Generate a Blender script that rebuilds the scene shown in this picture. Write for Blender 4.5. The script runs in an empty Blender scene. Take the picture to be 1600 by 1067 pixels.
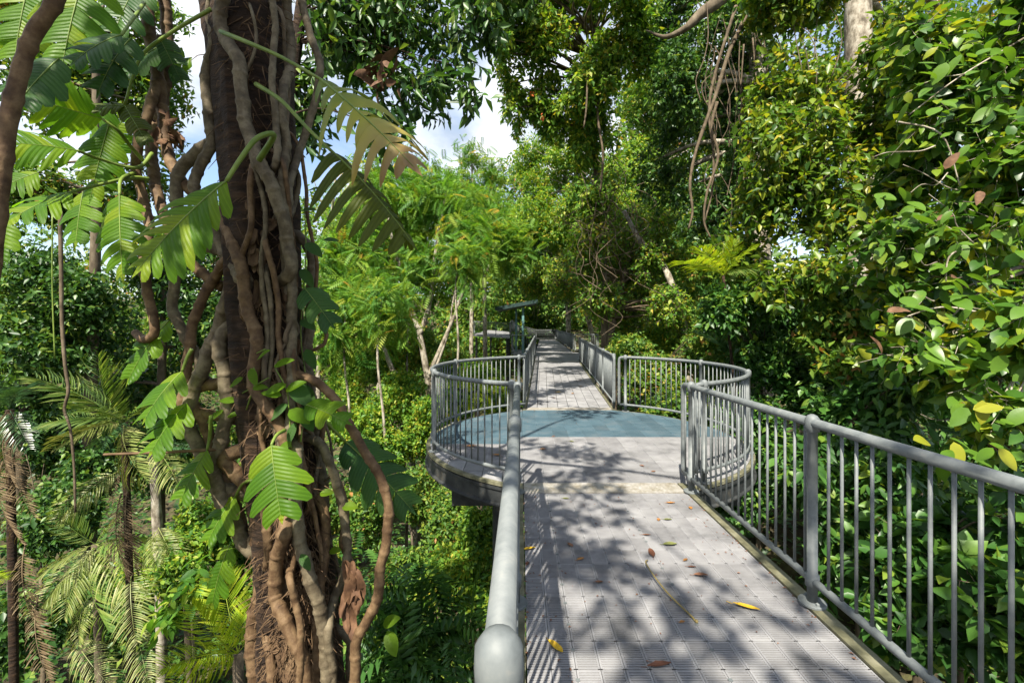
import bpy, math, random
import numpy as np
from mathutils import Vector, Matrix

# ------------------------------------------------------------------ camera, sky, sun, exposure
S = bpy.context.scene
COL = S.collection
F, CX, CY, H = 711.0, 814.0, 506.0, 1.71      # focal length in photo pixels, vanishing point, eye height over the platform
cam = bpy.data.cameras.new('camera'); camo = bpy.data.objects.new('camera', cam); COL.objects.link(camo)
cam.lens = 16.0; cam.sensor_width = 36.0
camo.location = (0, 0, H); camo.rotation_euler = (math.radians(90), 0, 0)
cam.shift_x = -(CX - 800) / 1600; cam.shift_y = -(533.5 - CY) / 1600
cam.clip_start = 0.02; cam.clip_end = 900
S.camera = camo

LIGHT = Vector((0.22, 0.70, -0.98)).normalized()      # the way the sunlight travels
SUN_EL = math.asin(-LIGHT.z); SUN_AZ = math.atan2(-LIGHT.x, -LIGHT.y)
w = bpy.data.worlds.new('World'); S.world = w; w.use_nodes = True
nt = w.node_tree; N = nt.nodes; L = nt.links
for n in list(N): N.remove(n)
wo = N.new('ShaderNodeOutputWorld'); bg = N.new('ShaderNodeBackground'); sky = N.new('ShaderNodeTexSky')
sky.sky_type = 'NISHITA'; sky.sun_disc = False; sky.sun_elevation = SUN_EL; sky.sun_rotation = SUN_AZ
sky.air_density = 1.0; sky.dust_density = 1.2; sky.ozone_density = 1.0
tc = N.new('ShaderNodeTexCoord'); mp = N.new('ShaderNodeMapping'); mp.inputs['Scale'].default_value = (1.0, 1.0, 1.8)
no = N.new('ShaderNodeTexNoise'); no.inputs['Scale'].default_value = 2.6; no.inputs['Detail'].default_value = 7; no.inputs['Roughness'].default_value = .55
rp = N.new('ShaderNodeValToRGB'); rp.color_ramp.elements[0].position = .40; rp.color_ramp.elements[1].position = .62
mx = N.new('ShaderNodeMix'); mx.data_type = 'RGBA'
n2 = N.new('ShaderNodeTexNoise'); n2.inputs['Scale'].default_value = 5.5; n2.inputs['Detail'].default_value = 6
r2 = N.new('ShaderNodeValToRGB'); r2.color_ramp.elements[0].position = .36; r2.color_ramp.elements[0].color = (2.6, 2.9, 3.3, 1); r2.color_ramp.elements[1].position = .62; r2.color_ramp.elements[1].color = (5.6, 5.7, 5.8, 1)
L.new(mp.outputs['Vector'], n2.inputs['Vector']); L.new(n2.outputs['Fac'], r2.inputs['Fac']); L.new(r2.outputs['Color'], mx.inputs['B'])
L.new(tc.outputs['Generated'], mp.inputs['Vector']); L.new(mp.outputs['Vector'], no.inputs['Vector']); L.new(no.outputs['Fac'], rp.inputs['Fac'])
L.new(rp.outputs['Color'], mx.inputs['Factor']); L.new(sky.outputs['Color'], mx.inputs['A']); L.new(mx.outputs['Result'], bg.inputs['Color'])
bg.inputs['Strength'].default_value = 0.10; L.new(bg.outputs['Background'], wo.inputs['Surface'])

sl = bpy.data.lights.new('sun', 'SUN'); sl.energy = 5.0; sl.angle = math.radians(.53); sl.color = (1, .93, .80)
so = bpy.data.objects.new('sun', sl); COL.objects.link(so); so.rotation_euler = LIGHT.to_track_quat('-Z', 'Y').to_euler(); so.location = (-5, -20, 30)
S.view_settings.view_transform = 'Standard'; S.view_settings.look = 'None'; S.view_settings.gamma = 1.0
S.view_settings.use_curve_mapping = False; S.view_settings.exposure = 1.45
cy = S.cycles
cy.max_bounces = 5; cy.diffuse_bounces = 3; cy.glossy_bounces = 2; cy.transmission_bounces = 4; cy.transparent_max_bounces = 4
cy.use_denoising = True; cy.use_adaptive_sampling = True; cy.adaptive_threshold = .02
cy.caustics_reflective = False; cy.caustics_refractive = False

# ------------------------------------------------------------------ helpers
R = np.random.default_rng(7); RR = random.Random(7)
def at(px, py, Y): return Vector(((px - CX) * Y / F, Y, H - (py - CY) * Y / F))
YN = 4.88                                             # where the near ramp meets the round platform
def ramp_z(y): return .025 * (YN - y) if y < YN else 0.0
def deck_at(px, py):
    t = (py - CY) / F; Y = H / t
    if Y < YN: Y = (H - .122) / (t - .025)
    return Vector(((px - CX) * Y / F, Y, ramp_z(Y)))

def link(o, parent=None):
    COL.objects.link(o)
    if parent is not None: o.parent = parent
    return o
def mesh_tris(name, V, T, mat=None, smooth=False):
    V = np.asarray(V, np.float32); T = np.asarray(T, np.int32)
    me = bpy.data.meshes.new(name)
    k = T.shape[1]
    me.vertices.add(len(V)); me.vertices.foreach_set('co', V.ravel())
    me.loops.add(T.size); me.loops.foreach_set('vertex_index', T.ravel())
    me.polygons.add(len(T)); me.polygons.foreach_set('loop_start', np.arange(0, T.size, k, dtype=np.int32))
    me.polygons.foreach_set('loop_total', np.full(len(T), k, np.int32))
    if smooth: me.polygons.foreach_set('use_smooth', np.ones(len(T), bool))
    if mat: me.materials.append(mat)
    me.update(calc_edges=True)
    return me
class MB:
    """collects polygons, builds one mesh"""
    def __init__(s): s.v = []; s.f = []
    def add(s, V, Fc):
        b = len(s.v); s.v += [tuple(p) for p in V]; s.f += [tuple(i + b for i in f) for f in Fc]; return s
    def box(s, c, d, rz=0.0):
        co, si = math.cos(rz), math.sin(rz); V = []
        for dx in (-.5, .5):
            for dy in (-.5, .5):
                for dz in (-.5, .5):
                    x, y = dx * d[0], dy * d[1]
                    V.append((c[0] + x * co - y * si, c[1] + x * si + y * co, c[2] + dz * d[2]))
        return s.add(V, [(0, 1, 3, 2), (4, 6, 7, 5), (0, 4, 5, 1), (2, 3, 7, 6), (0, 2, 6, 4), (1, 5, 7, 3)])
    def tube(s, pts, rad, n=8, cap=True):
        V, Fc = tube_data(pts, rad, n, cap); return s.add(V, Fc)
    def lathe(s, prof, n=10, c=(0, 0, 0)):
        V = []; Fc = []
        for r, z in prof:
            for k in range(n):
                a = 2 * math.pi * k / n; V.append((c[0] + r * math.cos(a), c[1] + r * math.sin(a), c[2] + z))
        for i in range(len(prof) - 1):
            for k in range(n):
                k2 = (k + 1) % n; Fc.append((i * n + k, i * n + k2, (i + 1) * n + k2, (i + 1) * n + k))
        Fc.append(tuple(range(n - 1, -1, -1))); Fc.append(tuple(range((len(prof) - 1) * n, len(prof) * n)))
        return s.add(V, Fc)
    def mesh(s, name, mat, smooth=False):
        me = bpy.data.meshes.new(name); me.from_pydata(s.v, [], s.f); me.materials.append(mat)
        if smooth: me.polygons.foreach_set('use_smooth', np.ones(len(me.polygons), bool))
        me.update(); return me
    def build(s, name, mat, parent=None, smooth=False):
        return link(bpy.data.objects.new(name, s.mesh(name, mat, smooth)), parent)
def tube_data(pts, rad, n=8, cap=True):
    P = [Vector(p) for p in pts]; m = len(P)
    if not hasattr(rad, '__len__'): rad = [rad] * m
    V = []; Fc = []; t = (P[1] - P[0]).normalized()
    u = t.orthogonal().normalized()
    for i in range(m):
        t = (P[min(i + 1, m - 1)] - P[max(i - 1, 0)]).normalized()
        u = (u - t * u.dot(t)); u = u.normalized() if u.length > 1e-6 else t.orthogonal().normalized()
        v = t.cross(u)
        for k in range(n):
            a = 2 * math.pi * k / n; V.append(P[i] + (u * math.cos(a) + v * math.sin(a)) * rad[i])
    for i in range(m - 1):
        for k in range(n):
            k2 = (k + 1) % n; Fc.append((i * n + k, i * n + k2, (i + 1) * n + k2, (i + 1) * n + k))
    if cap: Fc.append(tuple(range(n - 1, -1, -1))); Fc.append(tuple(range((m - 1) * n, m * n)))
    return V, Fc
def spline(pts, per=6):
    P = [Vector(p) for p in pts]
    if len(P) < 3: return [P[0].lerp(P[-1], i / per) for i in range(per + 1)]
    Q = [P[0] * 2 - P[1]] + P + [P[-1] * 2 - P[-2]]; out = []
    for i in range(1, len(Q) - 2):
        a, b, c, d = Q[i - 1:i + 3]
        for k in range(per):
            t = k / per
            out.append(.5 * ((2 * b) + (c - a) * t + (2 * a - 5 * b + 4 * c - d) * t * t + (3 * b - a - 3 * c + d) * t ** 3))
    out.append(P[-1]); return out
def empty(name, loc=(0, 0, 0)):
    o = bpy.data.objects.new(name, None); o.location = loc; o.empty_display_size = .2; COL.objects.link(o); return o
def tag(o, label=None, cat=None, group=None, kind=None):
    if label: o['label'] = label
    if cat: o['category'] = cat
    if group: o['group'] = group
    if kind: o['kind'] = kind
    return o

# ------------------------------------------------------------------ materials
def new_mat(name):
    m = bpy.data.materials.new(name); m.use_nodes = True
    nt = m.node_tree; return m, nt, nt.nodes, nt.links, nt.nodes['Principled BSDF']
def ramp(N, stops):
    r = N.new('ShaderNodeValToRGB'); e = r.color_ramp.elements
    while len(e) < len(stops): e.new(.5)
    for el, (p, c) in zip(e, stops): el.position = p; el.color = (*c, 1)
    return r
def leaf_mat(name, stops, trans=.35, tcol=1.6, rough=.5, spec=.28, clump=.5, vein=False):
    m, nt, N, L, b = new_mat(name)
    g = N.new('ShaderNodeNewGeometry'); t = N.new('ShaderNodeNewGeometry')
    no = N.new('ShaderNodeTexNoise'); no.inputs['Scale'].default_value = 1.1; no.inputs['Detail'].default_value = 2
    L.new(g.outputs['Position'], no.inputs['Vector'])
    a = N.new('ShaderNodeMath'); a.operation = 'MULTIPLY_ADD'; a.inputs[1].default_value = clump; a.inputs[2].default_value = -.5 * clump
    L.new(no.outputs['Fac'], a.inputs[0])
    s = N.new('ShaderNodeMath'); s.operation = 'ADD'; L.new(g.outputs['Random Per Island'], s.inputs[0]); L.new(a.outputs[0], s.inputs[1])
    r = ramp(N, stops); L.new(s.outputs[0], r.inputs['Fac'])
    col = r.outputs['Color']
    if vein:                                   # blotches of wear on big leaves
        n2 = N.new('ShaderNodeTexNoise'); n2.inputs['Scale'].default_value = 9; n2.inputs['Detail'].default_value = 5
        L.new(g.outputs['Position'], n2.inputs['Vector'])
        r2 = ramp(N, [(0, (.75, .75, .75)), (.5, (1, 1, 1)), (.66, (1.15, 1.1, .9)), (.71, (1.6, 1.25, .6)), (.75, (1.2, .7, .5))]); L.new(n2.outputs['Fac'], r2.inputs['Fac'])
        mm = N.new('ShaderNodeMix'); mm.data_type = 'RGBA'; mm.blend_type = 'MULTIPLY'; mm.inputs['Factor'].default_value = .8
        L.new(col, mm.inputs['A']); L.new(r2.outputs['Color'], mm.inputs['B']); col = mm.outputs['Result']
        bp = N.new('ShaderNodeBump'); bp.inputs['Strength'].default_value = .25; bp.inputs['Distance'].default_value = .01
        if vein == 'ribs':                     # side veins running out from the midrib
            tc = N.new('ShaderNodeTexCoord'); sx = N.new('ShaderNodeSeparateXYZ'); L.new(tc.outputs['Object'], sx.inputs[0])
            ab = N.new('ShaderNodeMath'); ab.operation = 'ABSOLUTE'; L.new(sx.outputs['Y'], ab.inputs[0])
            ma = N.new('ShaderNodeMath'); ma.operation = 'MULTIPLY_ADD'; ma.inputs[1].default_value = -.5; L.new(ab.outputs[0], ma.inputs[0]); L.new(sx.outputs['X'], ma.inputs[2])
            sc_ = N.new('ShaderNodeMath'); sc_.operation = 'MULTIPLY'; sc_.inputs[1].default_value = 55; L.new(ma.outputs[0], sc_.inputs[0])
            pp = N.new('ShaderNodeMath'); pp.operation = 'PINGPONG'; pp.inputs[1].default_value = .5; L.new(sc_.outputs[0], pp.inputs[0])
            r3 = ramp(N, [(0, (1.45, 1.35, 1.2)), (.07, (1, 1, 1)), (.5, (.86, .88, .85))]); L.new(pp.outputs[0], r3.inputs['Fac'])
            m3 = N.new('ShaderNodeMix'); m3.data_type = 'RGBA'; m3.blend_type = 'MULTIPLY'; m3.inputs['Factor'].default_value = .8
            L.new(col, m3.inputs['A']); L.new(r3.outputs['Color'], m3.inputs['B']); col = m3.outputs['Result']
            ad = N.new('ShaderNodeMath'); ad.operation = 'ADD'; L.new(pp.outputs[0], ad.inputs[0]); L.new(n2.outputs['Fac'], ad.inputs[1]); bp.inputs['Strength'].default_value = .4
        L.new(ad.outputs[0] if vein == 'ribs' else n2.outputs['Fac'], bp.inputs['Height']); L.new(bp.outputs['Normal'], b.inputs['Normal'])
    L.new(col, b.inputs['Base Color']); b.inputs['Roughness'].default_value = rough; b.inputs['Specular IOR Level'].default_value = spec
    tr = N.new('ShaderNodeBsdfTranslucent'); tm = N.new('ShaderNodeMix'); tm.data_type = 'RGBA'; tm.blend_type = 'MULTIPLY'; tm.inputs['Factor'].default_value = 1
    tm.inputs['B'].default_value = (tcol * 1.05, tcol, tcol * .45, 1); L.new(col, tm.inputs['A']); L.new(tm.outputs['Result'], tr.inputs['Color'])
    ms = N.new('ShaderNodeMixShader'); ms.inputs['Fac'].default_value = trans
    L.new(b.outputs[0], ms.inputs[1]); L.new(tr.outputs[0], ms.inputs[2]); L.new(ms.outputs[0], N['Material Output'].inputs['Surface'])
    return m
def noise_mat(name, stops, scale=8, rough=.85, bump=.4, dist=.02, stretch=(1, 1, 1), spec=.3, metallic=0., coord='Object', detail=6, objvar=0.):
    m, nt, N, L, b = new_mat(name)
    tc = N.new('ShaderNodeTexCoord'); mp = N.new('ShaderNodeMapping'); mp.inputs['Scale'].default_value = stretch
    no = N.new('ShaderNodeTexNoise'); no.inputs['Scale'].default_value = scale; no.inputs['Detail'].default_value = detail; no.inputs['Roughness'].default_value = .62
    if coord == 'World':
        g = N.new('ShaderNodeNewGeometry'); L.new(g.outputs['Position'], mp.inputs['Vector'])
    else: L.new(tc.outputs[coord], mp.inputs['Vector'])
    L.new(mp.outputs['Vector'], no.inputs['Vector'])
    r = ramp(N, stops); L.new(no.outputs['Fac'], r.inputs['Fac']); col = r.outputs['Color']
    if objvar:
        oi = N.new('ShaderNodeObjectInfo'); mr = N.new('ShaderNodeMapRange'); mr.inputs['To Min'].default_value = 1 - objvar; mr.inputs['To Max'].default_value = 1 + objvar
        L.new(oi.outputs['Random'], mr.inputs['Value'])
        mm = N.new('ShaderNodeMix'); mm.data_type = 'RGBA'; mm.blend_type = 'MULTIPLY'; mm.inputs['Factor'].default_value = 1
        L.new(col, mm.inputs['A']); L.new(mr.outputs['Result'], mm.inputs['B']); col = mm.outputs['Result']
    L.new(col, b.inputs['Base Color'])
    b.inputs['Roughness'].default_value = rough; b.inputs['Specular IOR Level'].default_value = spec; b.inputs['Metallic'].default_value = metallic
    if bump:
        bp = N.new('ShaderNodeBump'); bp.inputs['Strength'].default_value = bump; bp.inputs['Distance'].default_value = dist
        L.new(no.outputs['Fac'], bp.inputs['Height']); L.new(bp.outputs['Normal'], b.inputs['Normal'])
    return m
M = {}
M['galv'] = noise_mat('galvanised_steel', [(.3, (.085, .096, .098)), (.45, (.112, .125, .127)), (.6, (.135, .148, .148)), (.72, (.175, .178, .168)), (.8, (.12, .105, .08))], 17, .58, .10, .004, spec=.4, metallic=0., coord='World', detail=9)
M['galv_stain'] = noise_mat('stained_steel_edge', [(.3, (.06, .06, .035)), (.5, (.13, .125, .075)), (.65, (.20, .19, .13)), (.75, (.09, .085, .05))], 9, .6, .2, .005, spec=.4, metallic=.2, coord='World')
M['steel_dark'] = noise_mat('weathered_dark_steel', [(.3, (.012, .013, .014)), (.55, (.03, .033, .034)), (.7, (.06, .052, .04))], 7, .65, .3, .006, coord='World')
M['tile'] = noise_mat('grey_plastic_grating', [(.28, (.10, .101, .103)), (.45, (.178, .177, .182)), (.6, (.216, .215, .219)), (.75, (.26, .26, .262))], 3.2, .8, .1, .003, coord='World', objvar=.14, detail=9)
M['tile_blue'] = noise_mat('blue_plastic_grating', [(.25, (0.0285, 0.0562, 0.0750)), (.5, (0.0488, 0.0863, 0.1087)), (.75, (0.0900, 0.1162, 0.1312))], 3.0, .8, .1, .003, coord='World', objvar=.14, detail=9)  # blue deepened to carry the shade over the far half
M['plate'] = noise_mat('checker_plate', [(.3, (.19, .165, .12)), (.5, (.28, .26, .225)), (.7, (.36, .345, .32))], 10, .5, .1, .003, metallic=.25, coord='World')
M['roof'] = noise_mat('green_metal_roof', [(.3, (.012, .028, .026)), (.7, (.025, .05, .046))], 4, .5, 0)
M['teal'] = noise_mat('teal_painted_steel', [(.3, (.07, .16, .16)), (.7, (.12, .23, .22))], 6, .5, 0)
M['soil'] = noise_mat('leaf_litter', [(.3, (.02, .018, .01)), (.5, (.05, .04, .02)), (.62, (.07, .07, .025)), (.75, (.11, .08, .04))], 3, .95, .6, .1, coord='World')
M['bark_dark'] = noise_mat('dark_fibrous_bark', [(.28, (0.0055, 0.0030, 0.0017)), (.48, (0.0187, 0.0099, 0.0050)), (.62, (0.0413, 0.0226, 0.0110)), (.78, (0.0825, 0.0495, 0.0248))], 9, .9, .9, .03, stretch=(1, 1, 3.5))  # brown darkened further to carry the shade on the vine trunk
M['bark_root'] = noise_mat('reddish_root_mat', [(.28, (0.0320, 0.0176, 0.0088)), (.5, (0.0880, 0.0528, 0.0272)), (.7, (0.1520, 0.1000, 0.0544))], 14, .95, .9, .03, stretch=(1.1200, 1.1200, 0.4800))
M['bark_brown'] = noise_mat('brown_bark', [(.3, (.035, .026, .017)), (.5, (.09, .07, .045)), (.7, (.16, .13, .09))], 6, .9, .6, .03, stretch=(1, 1, .4))
M['bark_pale'] = noise_mat('pale_lichen_bark', [(.3, (.045, .036, .026)), (.42, (.13, .11, .08)), (.52, (.25, .22, .17)), (.62, (.36, .33, .27)), (.7, (.20, .17, .12)), (.78, (.07, .055, .04))], 7, .88, .8, .03, stretch=(1, 1, .6), detail=10)
M['vine'] = noise_mat('ringed_vine_stem', [(.25, (0.0328, 0.0243, 0.0140)), (.45, (0.0842, 0.0655, 0.0393)), (.62, (0.1544, 0.1264, 0.0796)), (.78, (0.0796, 0.0515, 0.0281))], 18, .75, .6, .010, coord='World', detail=10)
M['vine_red'] = noise_mat('reddish_vine_stem', [(.25, (0.0302, 0.0159, 0.0076)), (.45, (0.0794, 0.0454, 0.0212)), (.62, (0.1474, 0.0945, 0.0476)), (.78, (0.0680, 0.0318, 0.0136))], 18, .75, .6, .010, coord='World', detail=10)
M['liana'] = noise_mat('dry_liana', [(.3, (0.0420, 0.0300, 0.0180)), (.55, (0.1080, 0.0810, 0.0510)), (.75, (0.1680, 0.1320, 0.0900))], 9, .9, .4, .01, coord='World')
M['petiole'] = noise_mat('green_petiole', [(.3, (.07, .12, .015)), (.7, (.17, .23, .04))], 8, .5, 0, coord='World')
D = dict
M['lime'] = leaf_mat('lime_leaf', [(0, (.04, .115, .016)), (.35, (.085, .19, .02)), (.7, (.16, .265, .025)), (.95, (.27, .31, .03)), (1, (.36, .29, .035))], .40, 1.6, clump=.6)
M['feather'] = leaf_mat('feathery_leaf', [(0, (.055, .155, .022)), (.45, (.10, .225, .027)), (.8, (.165, .275, .032)), (.98, (.26, .30, .035)), (1, (.38, .26, .04))], .42, 1.6, clump=.3)
M['mid'] = leaf_mat('mid_green_leaf', [(0, (0.030, 0.083, 0.015)), (.4, (0.068, 0.150, 0.021)), (.75, (0.128, 0.217, 0.027)), (.97, (0.240, 0.255, 0.033)), (1, (0.300, 0.150, 0.045))], .38, 1.6)
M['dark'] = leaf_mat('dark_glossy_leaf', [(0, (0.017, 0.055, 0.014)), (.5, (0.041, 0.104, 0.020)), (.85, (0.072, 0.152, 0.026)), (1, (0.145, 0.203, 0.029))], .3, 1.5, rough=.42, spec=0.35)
M['olive'] = leaf_mat('yellowish_olive_leaf', [(0, (.028, .074, .011)), (.4, (.064, .135, .014)), (.72, (.13, .20, .017)), (.95, (.23, .25, .02)), (1, (.29, .24, .022))], .38, 1.7, rough=.4, spec=.32)
M['broad'] = leaf_mat('broad_glossy_leaf', [(0, (.022, .068, .011)), (.38, (.046, .118, .015)), (.68, (.092, .178, .018)), (.9, (.17, .23, .02)), (1, (.28, .28, .02))], .36, 1.7, rough=.38, spec=.34, vein=True)
M['shade'] = leaf_mat('shade_shrub_leaf', [(0, (0.0197, 0.0607, 0.0131)), (.5, (0.0385, 0.1107, 0.0197)), (.85, (0.0779, 0.1714, 0.0246)), (1, (0.1443, 0.2107, 0.0246))], .33, 1.6, rough=.42, spec=0.35)  # dark leaf green, darkened further to stand in for shade low down
M['split'] = leaf_mat('split_leaf', [(0, (.05, .135, .010)), (.5, (.10, .21, .013)), (1, (.20, .28, .018))], .55, 1.7, rough=.45, spec=.2, vein='ribs')
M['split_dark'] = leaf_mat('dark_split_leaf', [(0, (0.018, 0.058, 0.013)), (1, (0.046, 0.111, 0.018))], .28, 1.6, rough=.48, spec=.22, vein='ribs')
M['split_pale'] = leaf_mat('yellowing_split_leaf', [(0, (.20, .20, .07)), (.5, (.26, .26, .10)), (1, (.30, .27, .12))], .35, 1.3, rough=.35, vein=True)
def ageing(name):
    m, nt, N, L, b = new_mat(name); tc = N.new('ShaderNodeTexCoord'); sx = N.new('ShaderNodeSeparateXYZ'); L.new(tc.outputs['Object'], sx.inputs[0])
    no = N.new('ShaderNodeTexNoise'); no.inputs['Scale'].default_value = 14; L.new(tc.outputs['Object'], no.inputs['Vector'])
    a = N.new('ShaderNodeMath'); a.operation = 'MULTIPLY_ADD'; a.inputs[1].default_value = .16; L.new(no.outputs['Fac'], a.inputs[0]); L.new(sx.outputs['X'], a.inputs[2])
    r = ramp(N, [(.06, (.09, .15, .012)), (.24, (.19, .235, .025)), (.38, (.33, .33, .04)), (.52, (.36, .30, .06)), (.66, (.27, .17, .06))]); L.new(a.outputs[0], r.inputs['Fac'])
    L.new(r.outputs['Color'], b.inputs['Base Color']); b.inputs['Roughness'].default_value = .42
    t = N.new('ShaderNodeBsdfTranslucent'); L.new(r.outputs['Color'], t.inputs['Color']); ms = N.new('ShaderNodeMixShader'); ms.inputs['Fac'].default_value = .4
    L.new(b.outputs[0], ms.inputs[1]); L.new(t.outputs[0], ms.inputs[2]); L.new(ms.outputs[0], N['Material Output'].inputs['Surface']); return m
M['split_pale'] = ageing('yellowing_split_leaf_blade')
M['split_olive'] = leaf_mat('olive_split_leaf', [(0, (.045, .068, .008)), (1, (.07, .09, .010))], .3, 1.5, rough=.5, spec=.15, vein='ribs')
M['palm'] = leaf_mat('palm_leaflet', [(0, (.06, .12, .025)), (.5, (.115, .185, .035)), (1, (.20, .245, .06))], .35, 1.4, rough=.42, spec=.35)
M['palm_pale'] = leaf_mat('sunlit_tone_palm_leaflet', [(0, (.10, .145, .035)), (.5, (.19, .225, .06)), (1, (.29, .29, .11))], .3, 1.3, rough=.45, spec=.35)  # paleness in the colour stands in for light on the fronds
M['palm_lime'] = leaf_mat('lime_palm_leaflet', [(0, (.20, .31, .015)), (.5, (.27, .37, .02)), (1, (.36, .40, .025))], .42, 1.4, rough=.45, spec=.25)
M['palm_dead'] = leaf_mat('dead_palm_leaflet', [(0, (0.0720, 0.0480, 0.0240)), (.5, (0.1320, 0.0960, 0.0540)), (1, (0.1980, 0.1500, 0.0900))], .2, 1.1, rough=.8, spec=.2)
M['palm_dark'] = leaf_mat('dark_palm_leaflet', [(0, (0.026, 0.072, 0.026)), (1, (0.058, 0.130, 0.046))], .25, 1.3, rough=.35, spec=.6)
M['dead_leaf'] = noise_mat('dead_brown_leaf', [(.3, (0.0420, 0.0196, 0.0098)), (.5, (0.0945, 0.0476, 0.0238)), (.7, (0.1540, 0.0875, 0.0462))], 14, .8, .4, .01, coord='World')
def flat(name, c, rough=.6): return noise_mat(name, [(.3, tuple(x * .7 for x in c)), (.7, tuple(min(1, x * 1.2) for x in c))], 25, rough, .2, .004, coord='World')
M['fall_yellow'] = flat('yellow_fallen_leaf', (.50, .31, .02)); M['fall_orange'] = flat('orange_fallen_leaf', (.27, .12, .03))
M['fall_brown'] = flat('brown_fallen_leaf', (.16, .075, .04)); M['fall_red'] = flat('red_brown_fallen_leaf', (.10, .04, .022)); M['fall_green'] = flat('greenish_fallen_leaf', (.12, .13, .04))
M['twig'] = flat('dry_yellowish_twig', (.22, .17, .06))
M['berry'] = flat('orange_red_tuft', (.45, .10, .02))

# ------------------------------------------------------------------ leaf templates (length 1 along X, face up Z)
def norm(a): return a / np.maximum(np.linalg.norm(a, axis=-1, keepdims=True), 1e-9)
T2 = (np.array([(0, 0, 0), (.42, .25, .07), (1, 0, -.08), (.42, -.25, .07)]), np.array([(0, 2, 1), (0, 3, 2)]))
def leaf_tpl(w=.26, fold=.10, droop=.16, tipw=.5):
    xs = [0, .22, .5, .78, 1.0]; ws = [0, w * .82, w, w * tipw, 0]; V = []; mid = []; l = []; r = []
    for x, ww in zip(xs, ws):
        z = -droop * x * x
        mid.append(len(V)); V.append((x, 0, z))
        if ww: l.append(len(V)); V.append((x, ww, z + fold * ww / w)); r.append(len(V)); V.append((x, -ww, z + fold * ww / w))
    T = [(mid[0], mid[1], l[0]), (mid[0], r[0], mid[1])]
    for i in range(2):
        T += [(mid[i + 1], mid[i + 2], l[i + 1]), (mid[i + 1], l[i + 1], l[i]), (mid[i + 1], r[i], r[i + 1]), (mid[i + 1], r[i + 1], mid[i + 2])]
    T += [(mid[3], mid[4], l[2]), (mid[3], r[2], mid[4])]
    return np.array(V), np.array(T)
T6 = leaf_tpl(); T6W = leaf_tpl(.3, .07, .22, .55); T6N = leaf_tpl(.19, .06, .25, .6)
def leaf4(w, fold, droop): return np.array([(0, 0, 0), (.42, w, fold), (.42, 0, -droop * .2), (.42, -w, fold), (.75, w * .6, fold * .5 - droop * .5), (.75, -w * .6, fold * .5 - droop * .5), (1, 0, -droop)]), np.array([(0, 2, 1), (0, 3, 2), (2, 4, 1), (2, 6, 4), (2, 3, 5), (2, 5, 6)])
T4 = leaf4(.25, .09, .18); T4N = leaf4(.18, .06, .25)
def pinnate_tpl(n=8, ll=.26, lw=.045, droop=.25):
    V = []; T = []; prev = None
    for i in range(n + 1):
        x = .12 + .88 * i / n; z = -droop * x * x; c = len(V); V.append((x, 0, z))
        if prev is None: V.append((0, 0, 0)); V.append((.05, .008, 0)); T.append((c, c + 1, c + 2))
        if i < n:
            s = ll * (math.sin(math.pi * (.2 + .75 * i / n)) * .5 + .5)
            for sg in (1, -1):
                b = len(V); V += [(x + s * .22 + lw, sg * s * .5, z - .03), (x + s * .5, sg * s, z - .10), (x + s * .22 - lw, sg * s * .5, z - .02)]
                T += [(c, b, b + 1), (c, b + 1, b + 2)]
        if prev is not None: V.append((x, .006, z)); T.append((prev, c, len(V) - 1))
        prev = c
    return np.array(V), np.array(T)
TP = pinnate_tpl()
def scatter(tpl, pos, xd, nz, sc, wsc=None):
    V0, T0 = tpl; n = len(pos); xd = norm(xd); yd = norm(np.cross(nz, xd)); zd = np.cross(xd, yd)
    sc = sc[:, None, None]; ws = sc if wsc is None else sc * wsc[:, None, None]
    V = pos[:, None, :] + sc * V0[None, :, 0:1] * xd[:, None] + ws * V0[None, :, 1:2] * yd[:, None] + sc * V0[None, :, 2:3] * zd[:, None]
    T = T0[None] + (np.arange(n) * len(V0))[:, None, None]
    return V.reshape(-1, 3), T.reshape(-1, 3)
def Bl(px, py, Y, rx, rz, ry=None):
    c = at(px, py, Y); k = Y / F; return (c.x, c.y, c.z, rx * k, ry if ry else (rx + rz) * .5 * k, rz * k)
def lumps(blobs, k=6, f=.48):
    out = []
    for (x, y, z, a, b, c) in blobs:
        for _ in range(k):
            d = norm(R.normal(size=3)) * R.uniform(.25, .72); s = R.uniform(f * .7, f * 1.15)
            out.append((x + d[0] * a, y + d[1] * b, z + d[2] * c, a * s, b * s, c * s))
    return out
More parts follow.
